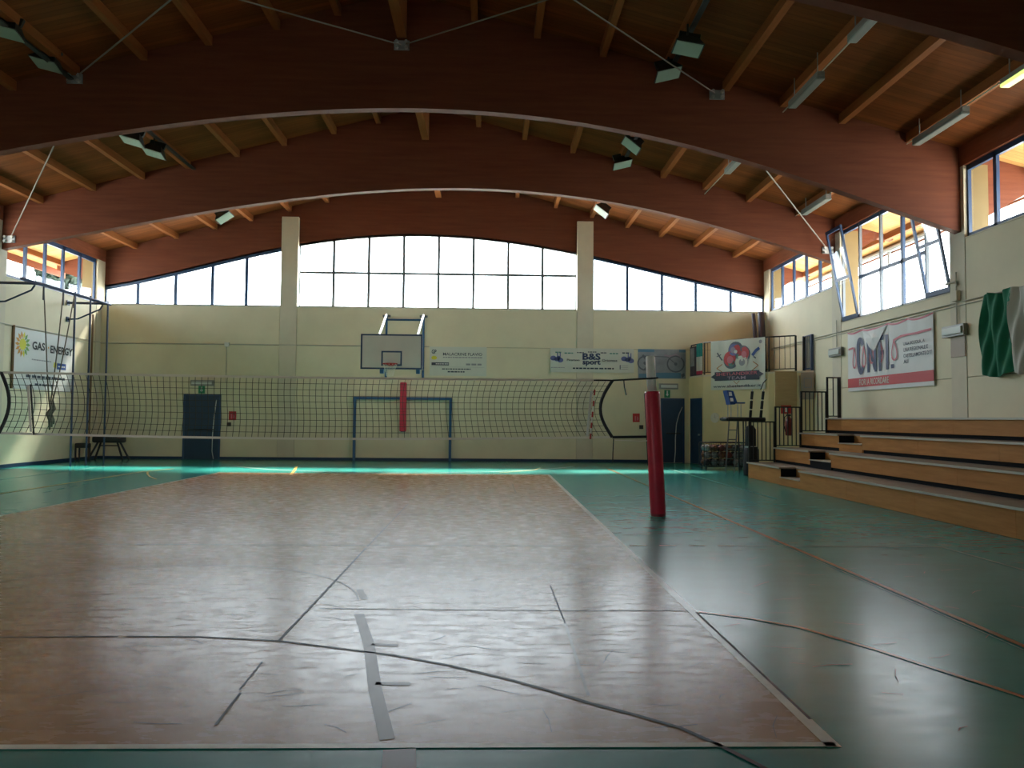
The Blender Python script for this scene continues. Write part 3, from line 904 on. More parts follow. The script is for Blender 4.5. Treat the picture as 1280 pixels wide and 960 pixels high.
# ------------------------------------------------------------------ basketball backboard on the far wall
bb = empty('basketball_backboard', (-3.1, YB, 3.0), 'white wall-mounted basketball backboard with dark border, rim and white stays', 'backboard')
BY = 24.5
b0, b1, c0, c1 = -4.08, -2.14, 3.05, 4.16
box((b0, BY, c0), (b1, BY+0.03, c1)).build('board', 'board_white', bb)
sh = Sheet((0, BY-0.001, 0), (1, 0, 0), (0, 0, 1), bb)
sh.lift = 0.003
def frame_print(x0, z0, x1, z1, w, m):
    for q in ((x0, z0, x1, z0+w), (x0, z1-w, x1, z1), (x0, z0+w, x0+w, z1-w), (x1-w, z0+w, x1, z1-w)):
        sh.rect(*q, m, 'border_line')
frame_print(b0, c0, b1, c1, 0.05, 'navy_print')
frame_print(-3.43, 3.16, -2.78, 3.63, 0.05, 'navy_print')
rim = MB()
ring = [(-3.11+0.225*math.cos(2*math.pi*i/20), BY-0.35+0.225*math.sin(2*math.pi*i/20), 3.20) for i in range(21)]
rim.tube(ring, 0.016, 6, False)
rim.box((-3.20, BY-0.14, 3.15), (-3.02, BY, 3.24))
rim.build('rim', 'sign_red', bb)
nb = MB()
for i in range(12):
    a = 2*math.pi*i/12
    for s in (1, -1):
        nb.tube([(-3.11+r*math.cos(a+s*t), BY-0.35+r*math.sin(a+s*t), z) for r, t, z in ((0.22, 0, 3.19), (0.17, 0.26, 3.05), (0.13, 0.52, 2.93), (0.11, 0.78, 2.82))], 0.004, 4, False)
nb.build('hoop_net', 'net_tape', bb)
for x in (-3.72, -2.40):
    tube([(x, YB-0.03, 2.9), (x, YB-0.03, 5.2)], 0.04, 8).build('wall_upright', 'goal_blue', bb)
    box((x-0.14, YB-0.03, 5.12), (x+0.14, YB-0.003, 5.2)).build('wall_bracket', 'frame_grey', bb)
    tube([(x, YB-0.05, 5.22), (x+(0.21 if x < -3 else 0.10), BY+0.06, 4.14)], 0.038, 8).build('stay', 'steel_white', bb)
    tube([(x, YB-0.05, 3.25), (x+0.1, BY+0.05, 3.35)], 0.04, 8).build('lower_arm', 'goal_blue', bb)
tube([(-3.72, YB-0.04, 5.03), (-2.40, YB-0.04, 5.03)], 0.035, 8).build('cross_bar', 'goal_blue', bb)
tube([(-3.72, YB-0.04, 3.3), (-2.40, YB-0.04, 3.3)], 0.035, 8).build('cross_bar', 'goal_blue', bb)
for x in (-3.42, -2.28):
    MB().bevbox((x-0.06, BY+0.03, 2.92), (x+0.06, BY+0.2, 3.12), 0.015).build('bracket', 'goal_blue', bb)

pad = empty('wall_pad', (-3.07, YB, 1.03), 'narrow dark red upright pad on the far wall inside the goal', 'pad')
MB().bevbox((-3.17, YB-0.36, 1.05), (-2.95, YB-0.135, 2.78), 0.03).build('cushion', 'red_pad', pad)
for z in (1.30, 1.74, 2.18, 2.6):
    box((-3.173, YB-0.363, z), (-2.947, YB-0.2, z+0.012)).build('seam', 'red_dark', pad)
box((-3.13, YB-0.3, 1.03), (-2.99, YB-0.002, 1.06)).build('pad_bracket', 'frame_blue', pad)

goal = empty('handball_goal', (-3.1, YB-0.06, 0), 'blue painted goal frame flat against the far wall', 'goal')
for x in (-4.79, -1.40):
    box((x-0.045, YB-0.12, 0), (x+0.045, YB-0.03, 2.26)).build('goal_post', 'goal_blue', goal)
box((-4.745, YB-0.12, 2.17), (-1.445, YB-0.03, 2.26)).build('crossbar', 'goal_blue', goal)

# ------------------------------------------------------------------ banners on the far wall
def flat_banner(name, x0, z0, x1, z1, y, m, label):
    e = empty(name, ((x0+x1)/2, y, z0), label, 'banner')
    box((x0, y-0.006, z0), (x1, y+0.002, z1)).build('sheet', m, e)
    s = Sheet((x0, y-0.0065, z0), (1, 0, 0), (0, 0, 1), e)
    s.lift = 0.003
    return e, s, x1-x0, z1-z0
e, s, W, H = flat_banner('advertising_banner', -2.17, 3.04, -0.13, 4.08, YB-0.01, 'banner_mint', 'pale banner reading MALACRINE FLAVIO right of the basketball backboard')
s.text('MALACRINE FLAVIO', W*0.235, H*0.70, W*0.92, H*0.80, 'slate')
s.dashes(W*0.235, W*0.92, H*0.62, H*0.035, 'grey_print', 3)
s.letters('GP', W*0.035, H*0.76, W*0.12, H*0.90, 'slate')
s.disc(W*0.08, H*0.62, 0.10, 'print_yellow', sy=0.7)
s.rect(W*0.035, H*0.36, W*0.34, H*0.46, 'slate'); s.lift = 0.005
s.dashes(W*0.11, W*0.33, H*0.395, H*0.03, 'banner_white', 4); s.lift = 0.003
s.dashes(W*0.64, W*0.91, H*0.37, H*0.06, 'grey_print', 5)
s.dashes(W*0.22, W*0.72, H*0.22, H*0.035, 'slate', 6)
s.dashes(W*0.32, W*0.62, H*0.12, H*0.045, 'slate', 7)
s.rect(W*0.02, H*0.30, W*0.96, H*0.306, 'grey_print')

e, s, W, H = flat_banner('advertising_banner', 2.15, 3.21, 5.17, 4.08, YB-0.03, 'banner_cream', 'long pale banner reading B&S sport across the far wall')
s.letters('B&S', W*0.385, H*0.52, W*0.60, H*0.80, 'navy_print')
s.letters('sport', W*0.385, H*0.26, W*0.60, H*0.52, 'navy_print')
s.text('Picarano', W*0.20, H*0.47, W*0.35, H*0.56, 'slate')
s.text('Ortovese', W*0.62, H*0.46, W*0.80, H*0.56, 'slate')
for uc in (0.08, 0.925):
    for du, dv, r in ((-0.13, 0.02, 0.11), (0.0, -0.02, 0.10), (0.12, -0.05, 0.11), (0.06, 0.05, 0.07)):
        s.disc(W*uc+du, H*0.56+dv, r, 'print_lav', 'emblem', sy=0.8)
    for du in (0.0, 0.10):
        s.rect(W*uc+du, H*0.6, W*uc+du+0.035, H*0.82, 'print_lav', 'emblem')
s.dashes(W*0.06, W*0.13, H*0.80, H*0.05, 'print_teal', 11); s.dashes(W*0.17, W*0.28, H*0.77, H*0.05, 'print_teal', 12)
s.dashes(W*0.32, W*0.40, H*0.80, H*0.04, 'slate', 13); s.dashes(W*0.45, W*0.55, H*0.83, H*0.04, 'slate', 14)
s.dashes(W*0.60, W*0.67, H*0.80, H*0.04, 'slate', 15); s.dashes(W*0.71, W*0.81, H*0.77, H*0.05, 'print_teal', 16); s.dashes(W*0.86, W*0.94, H*0.80, H*0.05, 'slate', 17)
s.dashes(W*0.27, W*0.76, H*0.14, H*0.06, 'slate', 18); s.dashes(W*0.01, W*0.17, H*0.18, H*0.03, 'grey_print', 19)
s.rect(W*0.83, H*0.14, W*0.84, H*0.32, 'slate')
for v in (0.15, 0.22, 0.29): s.rect(W*0.845, H*v, W*0.93, H*(v+0.015), 'grey_print')

e, s, W, H = flat_banner('picture_banner', 5.32, 3.02, 7.05, 4.08, YB-0.01, 'bike_grey', 'grey blue banner with a bicycle picture behind the white post top')
s.rect(0, H*0.90, W*0.34, H, 'bike_blue'); s.rect(W*0.86, H*0.90, W, H, 'bike_blue')
s.rect(W*0.38, H*0.02, W*0.90, H*0.20, 'bike_blue'); s.rect(W*0.02, H*0.02, W*0.24, H*0.16, 'bike_blue')
for uc, vc, r in ((0.15, 0.52, 0.26), (0.79, 0.50, 0.30)):
    s.line([(W*uc+r*math.cos(2*math.pi*i/24), H*vc+r*math.sin(2*math.pi*i/24)*0.95) for i in range(24)], 0.05, 'bike_dark', 'picture', closed=True)
    s.disc(W*uc, H*vc, 0.06, 'bike_dark', 'picture')
s.line([(W*0.15, H*0.52), (W*0.32, H*0.75), (W*0.62, H*0.74), (W*0.79, H*0.5)], 0.03, 'bike_dark', 'picture')
s.line([(W*0.55, H*0.80), (W*0.66, H*0.76), (W*0.80, H*0.82), (W*0.90, H*0.72)], 0.06, 'bike_mauve', 'picture')
s.line([(W*0.10, H*0.80), (W*0.18, H*0.62), (W*0.22, H*0.45), (W*0.14, H*0.30)], 0.07, 'bike_dark', 'picture')
s.poly([(W*0.92, H*0.02), (W*0.98, H*0.10), (W*0.97, H*0.2), (W*0.90, H*0.14)], 'bike_dark', 'picture')

# ------------------------------------------------------------------ corner room with gallery on top
A_, B_, C_, D_, E_ = (7.18, YB), (7.36, 26.62), (8.90, 24.55), (9.56, 24.03), (XR, 23.62)
DZ = 3.10
def wseg(p, q, z0, z1, t=0.12, ins=0.0):
    p, q = Vector((*p, 0)), Vector((*q, 0))
    d = (q-p).normalized(); n = Vector((-d.y, d.x, 0))     # away from the court
    if n.x < 0 and n.y < 0: n = -n
    a, b = p+d*ins, q-d*ins
    return MB().prism([a+Vector((0, 0, z0)), b+Vector((0, 0, z0)), b+n*t+Vector((0, 0, z0)), a+n*t+Vector((0, 0, z0))], (0, 0, z1-z0))
wc = wseg(A_, B_, 0, DZ-0.06)
for p, q in ((B_, C_), (C_, D_)):
    k = wseg(p, q, 0, DZ-0.06); wc.add(k.v, k.f)
k = wseg(D_, E_, 0, DZ-0.06); wc.add(k.v, k.f)
wall_corner = tag(wc.build('wall_corner', 'corner_paint'), kind='structure')
dk = [A_, B_, C_, D_, E_, (XR, YB)]
MB().prism([(x, y, DZ-0.06) for x, y in dk], (0, 0, 0.06)).build('gallery_deck', 'concrete', wall_corner)
box((8.90, 24.0, 1.96), (9.62, 24.03, 3.08)).build('plywood_board', 'plywood_pale', wall_corner)
# the narrow side door on the face towards the court
d3 = empty('door_3', (7.22, 27.1, 0), kind='structure')
pa, pb = Vector((7.195, 27.56, 0)), Vector((7.335, 26.68, 0))
dd = (pb-pa).normalized(); nn = Vector((dd.y, -dd.x, 0))
if nn.x > 0: nn = -nn
def dbox(t0, t1, z0, z1, d0, d1):
    L = (pb-pa).length
    c = pa+dd*(t0+t1)/2*L+nn*(d0+d1)/2+Vector((0, 0, (z0+z1)/2))
    return MB().obox(c, dd*(t1-t0)/2*L, nn*(d1-d0)/2, Vector((0, 0, (z1-z0)/2)))
dbox(0.06, 0.94, 0.01, 2.24, 0.004, 0.03).build('door_leaf', 'door_blue', d3)
fr = dbox(0, 0.06, 0, 2.30, 0.0, 0.045)
for q in (dbox(0.94, 1, 0, 2.30, 0.0, 0.045), dbox(0.06, 0.94, 2.24, 2.30, 0, 0.045)): fr.add(q.v, q.f)
fr.build('door_frame', 'frame_blue', d3)
hd = dbox(0.84, 0.90, 1.0, 1.06, 0.03, 0.09); hd.build('door_handle', 'steel_grey', d3)
# railing round the gallery
rl = empty('gallery_railing', (8.2, 25.6, DZ), 'thin black railing along the gallery edge behind the hanging banner', 'railing')
zt = 4.22
ins = 0.04
path = [(7.24, 27.7), (7.42, 26.66), (8.93, 24.60), (9.60, 24.10)]
tube([(x, y, zt) for x, y in path], 0.022, 6).build('top_rail', 'rail_black', rl)
tube([(x, y, DZ+0.08) for x, y in path], 0.014, 6).build('bottom_rail', 'rail_black', rl)
for i in range(3):
    p, q = Vector(path[i]), Vector(path[i+1]); L = (q-p).length; n = max(2, int(L/0.14))
    for k in range(n):
        c = p.lerp(q, k/n)
        if k == 0: box((c.x-0.022, c.y-0.022, DZ), (c.x+0.022, c.y+0.022, zt)).build('railing_post', 'rail_black', rl)
        else: tube([(c.x, c.y, DZ+0.08), (c.x, c.y, zt)], 0.009, 5).build('baluster', 'rail_black', rl)
box((9.575, 24.075, DZ), (9.625, 24.125, zt)).build('railing_post', 'rail_black', rl)
gr = empty('gallery_gate', (9.93, 23.95, DZ), 'narrow blue and black gate folded against the right wall on the gallery', 'gate')
for y, m_ in ((24.28, 'rail_black'), (23.66, 'frame_blue')): box((9.90, y-0.035, DZ), (9.97, y+0.035, 4.22)).build('gate_post', m_, gr)
for z in (DZ+0.06, 4.19): box((9.92, 23.70, z), (9.95, 24.245, z+0.03)).build('gate_rail', 'frame_blue', gr)
for k in range(5): tube([(9.935, 23.78+k*0.095, DZ+0.08), (9.935, 23.78+k*0.095, 4.19)], 0.011, 5).build('gate_bar', 'frame_blue', gr)
# dark rolled tarpaulins in the corner
for (x, y, ang, h, lab) in ((9.72, 27.35, 0.02, 2.3, 'dark rolled tarpaulin standing upright in the far right corner of the gallery'), (9.50, 27.2, 0.07, 2.25, 'slimmer dark rolled tarpaulin leaning left of the upright one in the corner')):
    t = empty('rolled_tarpaulin', (x, y, DZ), lab, 'roll')
    r = 0.13 if x > 9.6 else 0.075
    tube([(x, y, DZ+0.005), (x-ang*h*0.5, y+0.02, DZ+h*0.5), (x-ang*h, y+0.05, DZ+h)], [r, r*0.96, r*0.9], 14).build('roll', 'tarp_dark', t, True)
    tube([(x-ang*1.1, y+0.02, DZ+1.1), (x-ang*1.16, y+0.02, DZ+1.16)], r*1.04, 14).build('tie_band', 'rail_black', t)

# banner and flag hung over the gallery railing
q0, q1 = Vector((7.60, 26.36, 0)), Vector((8.86, 24.64, 0))
Ub = (q1-q0).normalized(); Nb = Vector((Ub.y, -Ub.x, 0))
if Nb.y > 0: Nb = -Nb
LB = (q1-q0).length
Hb = 1.66
hb = empty('climbing_banner', (q0+q1)/2+Vector((0, 0, 2.56)), 'large white banner with red and grey round emblem hanging from the gallery railing', 'banner')
wav = lambda u, v: 0.012*math.sin(u*9)*(0.4+v/Hb*0.6)
O = q0+Nb*0.06+Vector((0, 0, 2.56))
s = Sheet(O, Ub, (0, 0, 1), hb, wav)
if s.N.dot(Nb) < 0: s.N = Nb
MB().grid(lambda a, b: s.p(a*LB, b*Hb), 40, 6).build('sheet', 'banner_cream', hb)
s.lift = 0.012
cxb, cyb = LB*0.49, Hb*0.66
for du, dv, r, m in ((-0.03, 0.20, 0.36, 'bike_dark'), (-0.22, -0.10, 0.37, 'bike_dark'), (0.24, 0.06, 0.36, 'bike_dark'), (0.20, -0.16, 0.33, 'grey_print')):
    s.disc(cxb+du, cyb+dv, r*0.82, m, 'emblem')
s.lift = 0.018
for du, dv, r, m in ((-0.10, 0.23, 0.20, 'print_lav'), (0.03, 0.24, 0.15, 'print_red'), (-0.27, -0.06, 0.24, 'print_red'), (-0.20, -0.20, 0.13, 'print_teal'), (0.28, 0.09, 0.22, 'print_red'), (0.20, -0.20, 0.24, 'banner_mint'), (0.10, -0.02, 0.10, 'print_teal')):
    s.disc(cxb+du, cyb+dv, r, m, 'emblem')
s.lift = 0.024
for du, dv, r, m in ((-0.12, 0.22, 0.10, 'bike_mauve'), (-0.24, -0.10, 0.13, 'print_pink'), (0.30, 0.05, 0.11, 'print_pink'), (0.22, -0.20, 0.12, 'grey_print'), (-0.02, 0.16, 0.06, 'banner_white')):
    s.disc(cxb+du, cyb+dv, r, m, 'emblem')
s.lift = 0.014
s.line([(LB*0.12, Hb*0.44), (LB*0.22, Hb*0.36)], 0.025, 'line_orange'); s.line([(LB*0.12, Hb*0.44), (LB*0.22, Hb*0.52)], 0.025, 'line_orange')
s.line([(LB*0.88, Hb*0.46), (LB*0.77, Hb*0.36)], 0.025, 'line_orange'); s.line([(LB*0.88, Hb*0.46), (LB*0.79, Hb*0.54)], 0.025, 'line_orange')
s.line([(LB*0.13, Hb*0.76), (LB*0.17, Hb*0.68), (LB*0.22, Hb*0.60)], 0.05, 'bike_dark', 'figure_print'); s.line([(LB*0.12, Hb*0.68), (LB*0.20, Hb*0.72)], 0.03, 'bike_dark', 'figure_print')
s.line([(LB*0.78, Hb*0.66), (LB*0.84, Hb*0.75), (LB*0.90, Hb*0.80)], 0.10, 'print_blue', 'figure_print'); s.line([(LB*0.80, Hb*0.64), (LB*0.84, Hb*0.60)], 0.05, 'bike_dark', 'figure_print')
s.disc(LB*0.92, Hb*0.92, 0.06, 'grey_print', 'emblem')
s.rect(LB*0.08, Hb*0.185, LB*0.90, Hb*0.365, 'slate', 'title_block', n=12)
s.poly([(LB*0.0, Hb*0.27), (LB*0.08, Hb*0.22), (LB*0.08, Hb*0.32)], 'slate', 'title_block'); s.poly([(LB*0.98, Hb*0.29), (LB*0.90, Hb*0.24), (LB*0.90, Hb*0.34)], 'slate', 'title_block')
s.lift = 0.022
s.text('SHETLANDIKER', LB*0.11, Hb*0.285, LB*0.87, Hb*0.35, 'print_pink')
s.text('TEAM', LB*0.32, Hb*0.20, LB*0.66, Hb*0.265, 'bike_mauve')
s.lift = 0.014
s.line([(LB*0.44, Hb*0.17), (LB*0.49, Hb*0.11), (LB*0.54, Hb*0.17)], 0.02, 'line_orange')
s.text('www.shetlandiker.it', LB*0.05, Hb*0.045, LB*0.93, Hb*0.10, 'slate')

fl = empty('tricolour_flag', (7.33, 26.85, 3.1), 'small green, white and red flag hanging left of the climbing banner on the gallery', 'flag')
fa, fb = Vector((7.30, 27.10, 0)), Vector((7.385, 26.68, 0))
Uf = (fb-fa).normalized()
sf = Sheet(fa+Vector((-0.05, -0.02, 3.13)), Uf, (0, 0, 1), fl, lambda u, v: 0.015*math.sin(u*40))
Lf = (fb-fa).length
MB().grid(lambda a, b: sf.p(a*Lf, 0.62+b*0.46), 16, 2).build('green_band', 'flag_teal', fl)
MB().grid(lambda a, b: sf.p(a*Lf, 0.12+b*0.50), 16, 2).build('white_band', 'flag_white', fl)
MB().grid(lambda a, b: sf.p(a*Lf, b*0.12), 16, 2).build('red_band', 'flag_red', fl)
bk = empty('dark_banner', (7.3, 27.2, 3.1), 'dark navy cloth over the gallery railing behind the small flag', 'banner')
fa2, fb2 = Vector((7.20, 27.72, 0)), Vector((7.37, 26.72, 0))
sb = Sheet(fa2+Vector((-0.015, -0.005, 3.10)), (fb2-fa2), (0, 0, 1), bk, lambda u, v: 0.006*math.sin(u*20))
MB().grid(lambda a, b: sb.p(a*(fb2-fa2).length, b*1.05), 20, 2).build('cloth', 'tarp_dark', bk)
sb.lift = 0.012
sb.rect(0.1, 0.35, 0.42, 1.0, 'bike_grey', n=3)

wm = empty('wall_clock', (7.75, 26.05, 1.55), 'pale round clock on the corner room wall left of the referee stand', 'clock')
cn = Vector((B_[0], B_[1], 0)).lerp(Vector((C_[0], C_[1], 0)), 0.20)+Vector((0, 0, 1.62))
nrm = Vector((-(B_[1]-C_[1]), -(C_[0]-B_[0]), 0)).normalized()
ct = Vector((-nrm.y, nrm.x, 0))
dsc = [cn+nrm*0.01+ct*0.17*math.cos(2*math.pi*i/24)+Vector((0, 0, 0.17*math.sin(2*math.pi*i/24))) for i in range(24)]
MB().prism(dsc, nrm*0.035).build('clock_face', 'clock_face', wm)
cnt = cn+nrm*0.05
MB().obox(cnt+Vector((0, 0, 0.05)), ct*0.006, nrm*0.002, Vector((0, 0, 0.05))).obox(cnt+ct*0.03, ct*0.035, nrm*0.002, Vector((0, 0, 0.006))).build('clock_hands', 'grey_print', wm)

# fire extinguisher under its sign, behind the steps
ex = empty('fire_extinguisher', (9.30, 24.05, 1.0), 'dark red fire extinguisher hanging on the wall behind the black railing', 'extinguisher')
ey = 23.86
tube([(9.27, ey, 1.08), (9.27, ey, 1.12), (9.27, ey, 1.52), (9.27, ey, 1.62), (9.27, ey, 1.68)], [0.09, 0.11, 0.11, 0.07, 0.03], 12).build('cylinder_body', 'extinguisher', ex, True)
box((9.20, ey-0.03, 1.68), (9.33, ey+0.02, 1.74)).build('valve', 'rail_black', ex)
tube([(9.22, ey-0.02, 1.7), (9.12, ey-0.05, 1.66), (9.10, ey-0.06, 1.4), (9.14, ey-0.06, 1.2)], 0.014, 6).build('hose', 'rail_black', ex)
box((9.19, ey+0.06, 1.3), (9.35, ey+0.22, 1.36)).build('wall_hook', 'rail_black', ex)
es = empty('fire_sign', (9.25, 24.0, 1.75), 'red and white extinguisher sign behind the black railing', 'sign', 'red fire signs')
box((9.08, 23.985, 1.76), (9.40, 24.01, 2.02)).build('sign_plate', 'sign_red', es)
Sheet((9.08, 23.984, 1.76), (1, 0, 0), (0, 0, 1), es).rect(0.12, 0.05, 0.2, 0.2, 'white_print', 'pictogram')

# folded practice backboard on the right wall near the corner
fbk = empty('folded_backboard', (9.9, 23.7, 2.0), 'folded brownish practice backboard below the gallery gate', 'backboard')
MB().obox((9.80, 23.70, 2.62), (0.15, -0.12, 0), (0.012, 0.016, 0), (0.0, 0, 0.42)).build('board', 'panel_beige', fbk)
s = Sheet((9.63, 23.80, 2.2), (0.78, -0.62, 0), (0, 0, 1), fbk)
for q in ((0.10, 0.36, 0.34, 0.385), (0.10, 0.64, 0.34, 0.665), (0.10, 0.36, 0.12, 0.665), (0.32, 0.36, 0.34, 0.665)): s.rect(*q, 'grey_print', 'border_line', lift=0.02)
for x in (9.62, 9.90): tube([(x, 23.92-(x-9.62)*0.8, 2.95), (x+0.03, 23.92-(x-9.62)*0.8, 1.75)], 0.022, 6).build('support_arm', 'concrete', fbk)

# ------------------------------------------------------------------ bleachers
bl = empty('bleacher', (8.5, 10, 0), 'stepped plywood bleacher along the right wall with cut-in aisle steps', 'bleacher')
YE, YS = 20.8, -1.0
ROWX = [6.97, 7.68, 8.39, 9.10]
ROWZ = [0.42, 0.82, 1.22, 1.62]
SEAMS = [YE, 19.91, 17.47, 15.03, 12.59, 10.15, 7.71, 5.27, 2.83, 0.39, YS]
NO = (17.31, 18.46)
for i in range(4):
    x, z = ROWX[i], ROWZ[i]
    zb = 0.0 if i == 0 else ROWZ[i-1]
    xn = ROWX[i+1] if i < 3 else XR-0.012
    segs = []
    for a, b in zip(SEAMS[1:], SEAMS[:-1]):
        if i < 3:
            for p, q in ((a, min(b, NO[0])), (max(a, NO[1]), b)):
                if q-p > 0.05: segs.append((p, q))
        else: segs.append((a, b))
    gap = 0.004 if i == 0 else 0.075
    for p, q in segs:
        box((x, p+0.003, zb+gap), (x+0.02, q-0.003, z-0.035)).build('riser_panel', 'plywood', bl)
        box((x-0.03, p+0.002, z-0.03), (xn+0.03 if i < 3 else xn, q-0.002, z)).build('tread_board', 'tread_grey', bl)
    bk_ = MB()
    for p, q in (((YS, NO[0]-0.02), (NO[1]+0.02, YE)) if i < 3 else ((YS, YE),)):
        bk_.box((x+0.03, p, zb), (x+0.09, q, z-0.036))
    bk_.build('shade_backing', 'black_void', bl)  # black backing set behind the risers, paints the gap's shade dark
    for p, q in (((YS, NO[0]), (NO[1], YE)) if i < 3 else ((YS, YE),)):
        box((x-0.045, p, z-0.035), (x-0.031, q, z+0.003)).build('nosing_strip', 'edge_metal', bl)
    if i < 3:    # cut-in aisle step
        zm = zb+0.20
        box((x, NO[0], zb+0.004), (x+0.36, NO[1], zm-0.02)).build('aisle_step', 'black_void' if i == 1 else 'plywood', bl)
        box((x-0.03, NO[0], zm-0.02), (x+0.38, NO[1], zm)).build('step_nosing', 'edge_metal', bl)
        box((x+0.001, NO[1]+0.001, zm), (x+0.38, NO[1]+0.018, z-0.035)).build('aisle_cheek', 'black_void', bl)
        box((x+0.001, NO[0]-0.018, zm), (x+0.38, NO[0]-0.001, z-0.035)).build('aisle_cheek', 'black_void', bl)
        box((x+0.37, NO[0], zm), (x+0.385, NO[1], z-0.031)).build('aisle_riser', 'plywood', bl)
        box((x+0.36, NO[0], z-0.03), (xn+0.03, NO[1], z)).build('tread_board', 'tread_grey', bl)
for i in range(4):
    xn = ROWX[i+1] if i < 3 else XR-0.02
    box((ROWX[i], YE-0.02, 0), (xn, YE, ROWZ[i]-0.031)).build('end_panel', 'plywood', bl)

sr = empty('stepped_railing', (8.2, YE, 0.42), 'black stepped safety railing across the far end of the bleacher', 'railing')
for i, (xa, xb, z0, z1) in enumerate(((6.985, 7.66, 0.42, 1.52), (7.695, 8.37, 0.82, 1.92), (8.405, 9.08, 1.22, 2.34), (9.115, 9.44, 1.62, 2.73))):
    y = YE-0.06
    for x in (xa, xb):
        wd = 0.022 if not (i == 3 and x == xb) else 0.045
        box((x-wd, y-0.022, z0), (x+wd, y+0.022, z1)).build('railing_post', 'rail_black', sr)
    box((xa, y-0.02, z1-0.035), (xb, y+0.02, z1)).build('top_rail', 'rail_black', sr)
    box((xa, y-0.015, z0+0.04), (xb, y+0.015, z0+0.065)).build('bottom_rail', 'rail_black', sr)
    nbar = 5 if i < 3 else 1
    for k in range(nbar):
        x = xa+(xb-xa)*(k+1)/(nbar+1)
        box((x-0.011, y-0.011, z0+0.06), (x+0.011, y+0.011, z1-0.03)).build('baluster', 'rail_black', sr)

# ------------------------------------------------------------------ big banner and flag on the right wall
by0, by1, bz0, bz1 = 21.30, 17.12, 2.36, 4.02
W, H = by0-by1, bz1-bz0
cb = empty('wall_banner', (XR, (by0+by1)/2, bz0), 'white banner with big dark CNFI letters and red bottom band on the right wall', 'banner')
pins = [0.0, 0.21, 0.53, 0.75, 1.0]
def sag(u, v):
    f = max(0, (v/H-0.62)/0.38)
    t = u/W
    d = min(abs(t-p) for p in pins)
    return 0.03 + 0.05*f*math.sin(min(1, d/0.11)*math.pi/2) + 0.010*math.sin(t*31+v*2)*f
def sag_flat(u, v): return sag(u, v)
s = Sheet((XR-0.015, by0, bz0), (0, -1, 0), (0, 0, 1), cb, sag)
def cloth(a, b):
    t = a; d = min(abs(t-p) for p in pins)
    droop = 0.06*math.sin(min(1, d/0.11)*math.pi/2)*(b**6)
    return s.p(a*W, b*H-droop)
MB().grid(cloth, 64, 20).build('sheet', 'banner_white', cb, True)
s.lift = 0.010
MB().grid(lambda a, b: s.p(a*W, 0.06*H+b*H*0.15, 0.008), 20, 2).build('red_band', 'print_red', cb)
s.text('FIORI A RICORDARE', W*0.16, H*0.085, W*0.53, H*0.185, 'banner_cream', lift=0.013)
# border tape along the top edge
def topband(a, b):
    d = min(abs(a-p) for p in pins); droop = 0.06*math.sin(min(1, d/0.11)*math.pi/2)
    return s.p(a*W, H-droop-0.055+b*0.045, 0.006)
MB().grid(topband, 60, 1).build('top_band', 'print_pink', cb)
lift = 0.016
def stroke(pts, w, m, nm='lettering', l=0.014): s.line([(W*u, H*v) for u, v in pts], w, m, nm, l)
s.line([(W*(0.185+0.038*math.cos(a)), H*(0.56+0.26*math.sin(a))) for a in [R(q) for q in range(40, 321, 14)]], 0.15, 'navy_print', 'lettering', 0.014)
stroke([(0.285, 0.28), (0.285, 0.80)], 0.13, 'navy_print'); stroke([(0.29, 0.78), (0.365, 0.32)], 0.12, 'navy_print'); stroke([(0.375, 0.28), (0.375, 0.82)], 0.12, 'navy_print')
stroke([(0.43, 0.28), (0.43, 0.82)], 0.13, 'navy_print'); stroke([(0.43, 0.79), (0.48, 0.79)], 0.13, 'navy_print'); stroke([(0.43, 0.56), (0.475, 0.56)], 0.11, 'navy_print')
stroke([(0.515, 0.29), (0.515, 0.82)], 0.13, 'navy_print')
s.rect(W*0.558, H*0.30, W*0.592, H*0.36, 'navy_print', lift=0.014)
# red looping thread
def loop(c, r, bot, top): return [(c+1.25*r*math.sin(a)*math.sin(a/2)**1.5, bot+(top-bot)*(1+math.cos(a))/2) for a in [2*math.pi*k/30 for k in range(31)]]
for c in (0.10, 0.225, 0.33, 0.44, 0.60):
    pts = loop(c, 0.026 if c < 0.5 else 0.034, 0.38 if c < 0.3 else 0.42, 0.72)
    stroke(pts, 0.045, 'print_pink', 'thread_print', 0.019)
stroke([(0.02, 0.70), (0.09, 0.71)], 0.05, 'print_pink', 'thread_print', 0.019)
stroke([(0.60, 0.71), (0.68, 0.75), (0.76, 0.755), (0.85, 0.75), (0.93, 0.76), (0.99, 0.765)], 0.055, 'print_pink', 'thread_print', 0.019)
for k, t in enumerate(('UNA SCUOLA, A', 'UNA REGIONALE E', 'CASTELLAMONTE D\'IT', 'ALI')):
    s.text(t, W*0.70, H*(0.60-0.085*k), W*(0.70+(0.22, 0.25, 0.29, 0.05)[k]), H*(0.655-0.085*k), 'slate', lift=0.014)
# the top of the sheet has slipped and folds over the letters
apex = s.p(W*0.36, H*0.60, 0.035)
fold = MB()
fp = [s.p(W*0.215, H*0.955, 0.025), s.p(W*0.30, H*0.93, 0.03), s.p(W*0.40, H*0.93, 0.03), s.p(W*0.525, H*0.965, 0.025), s.p(W*0.46, H*0.80, 0.035), s.p(W*0.40, H*0.66, 0.04), apex, s.p(W*0.31, H*0.68, 0.04), s.p(W*0.255, H*0.83, 0.035)]
cen = s.p(W*0.37, H*0.80, 0.055)
fold.add(fp+[cen], [(i, (i+1) % 9, 9) for i in range(9)])
fold.build('folded_corner', 'banner_white', cb)

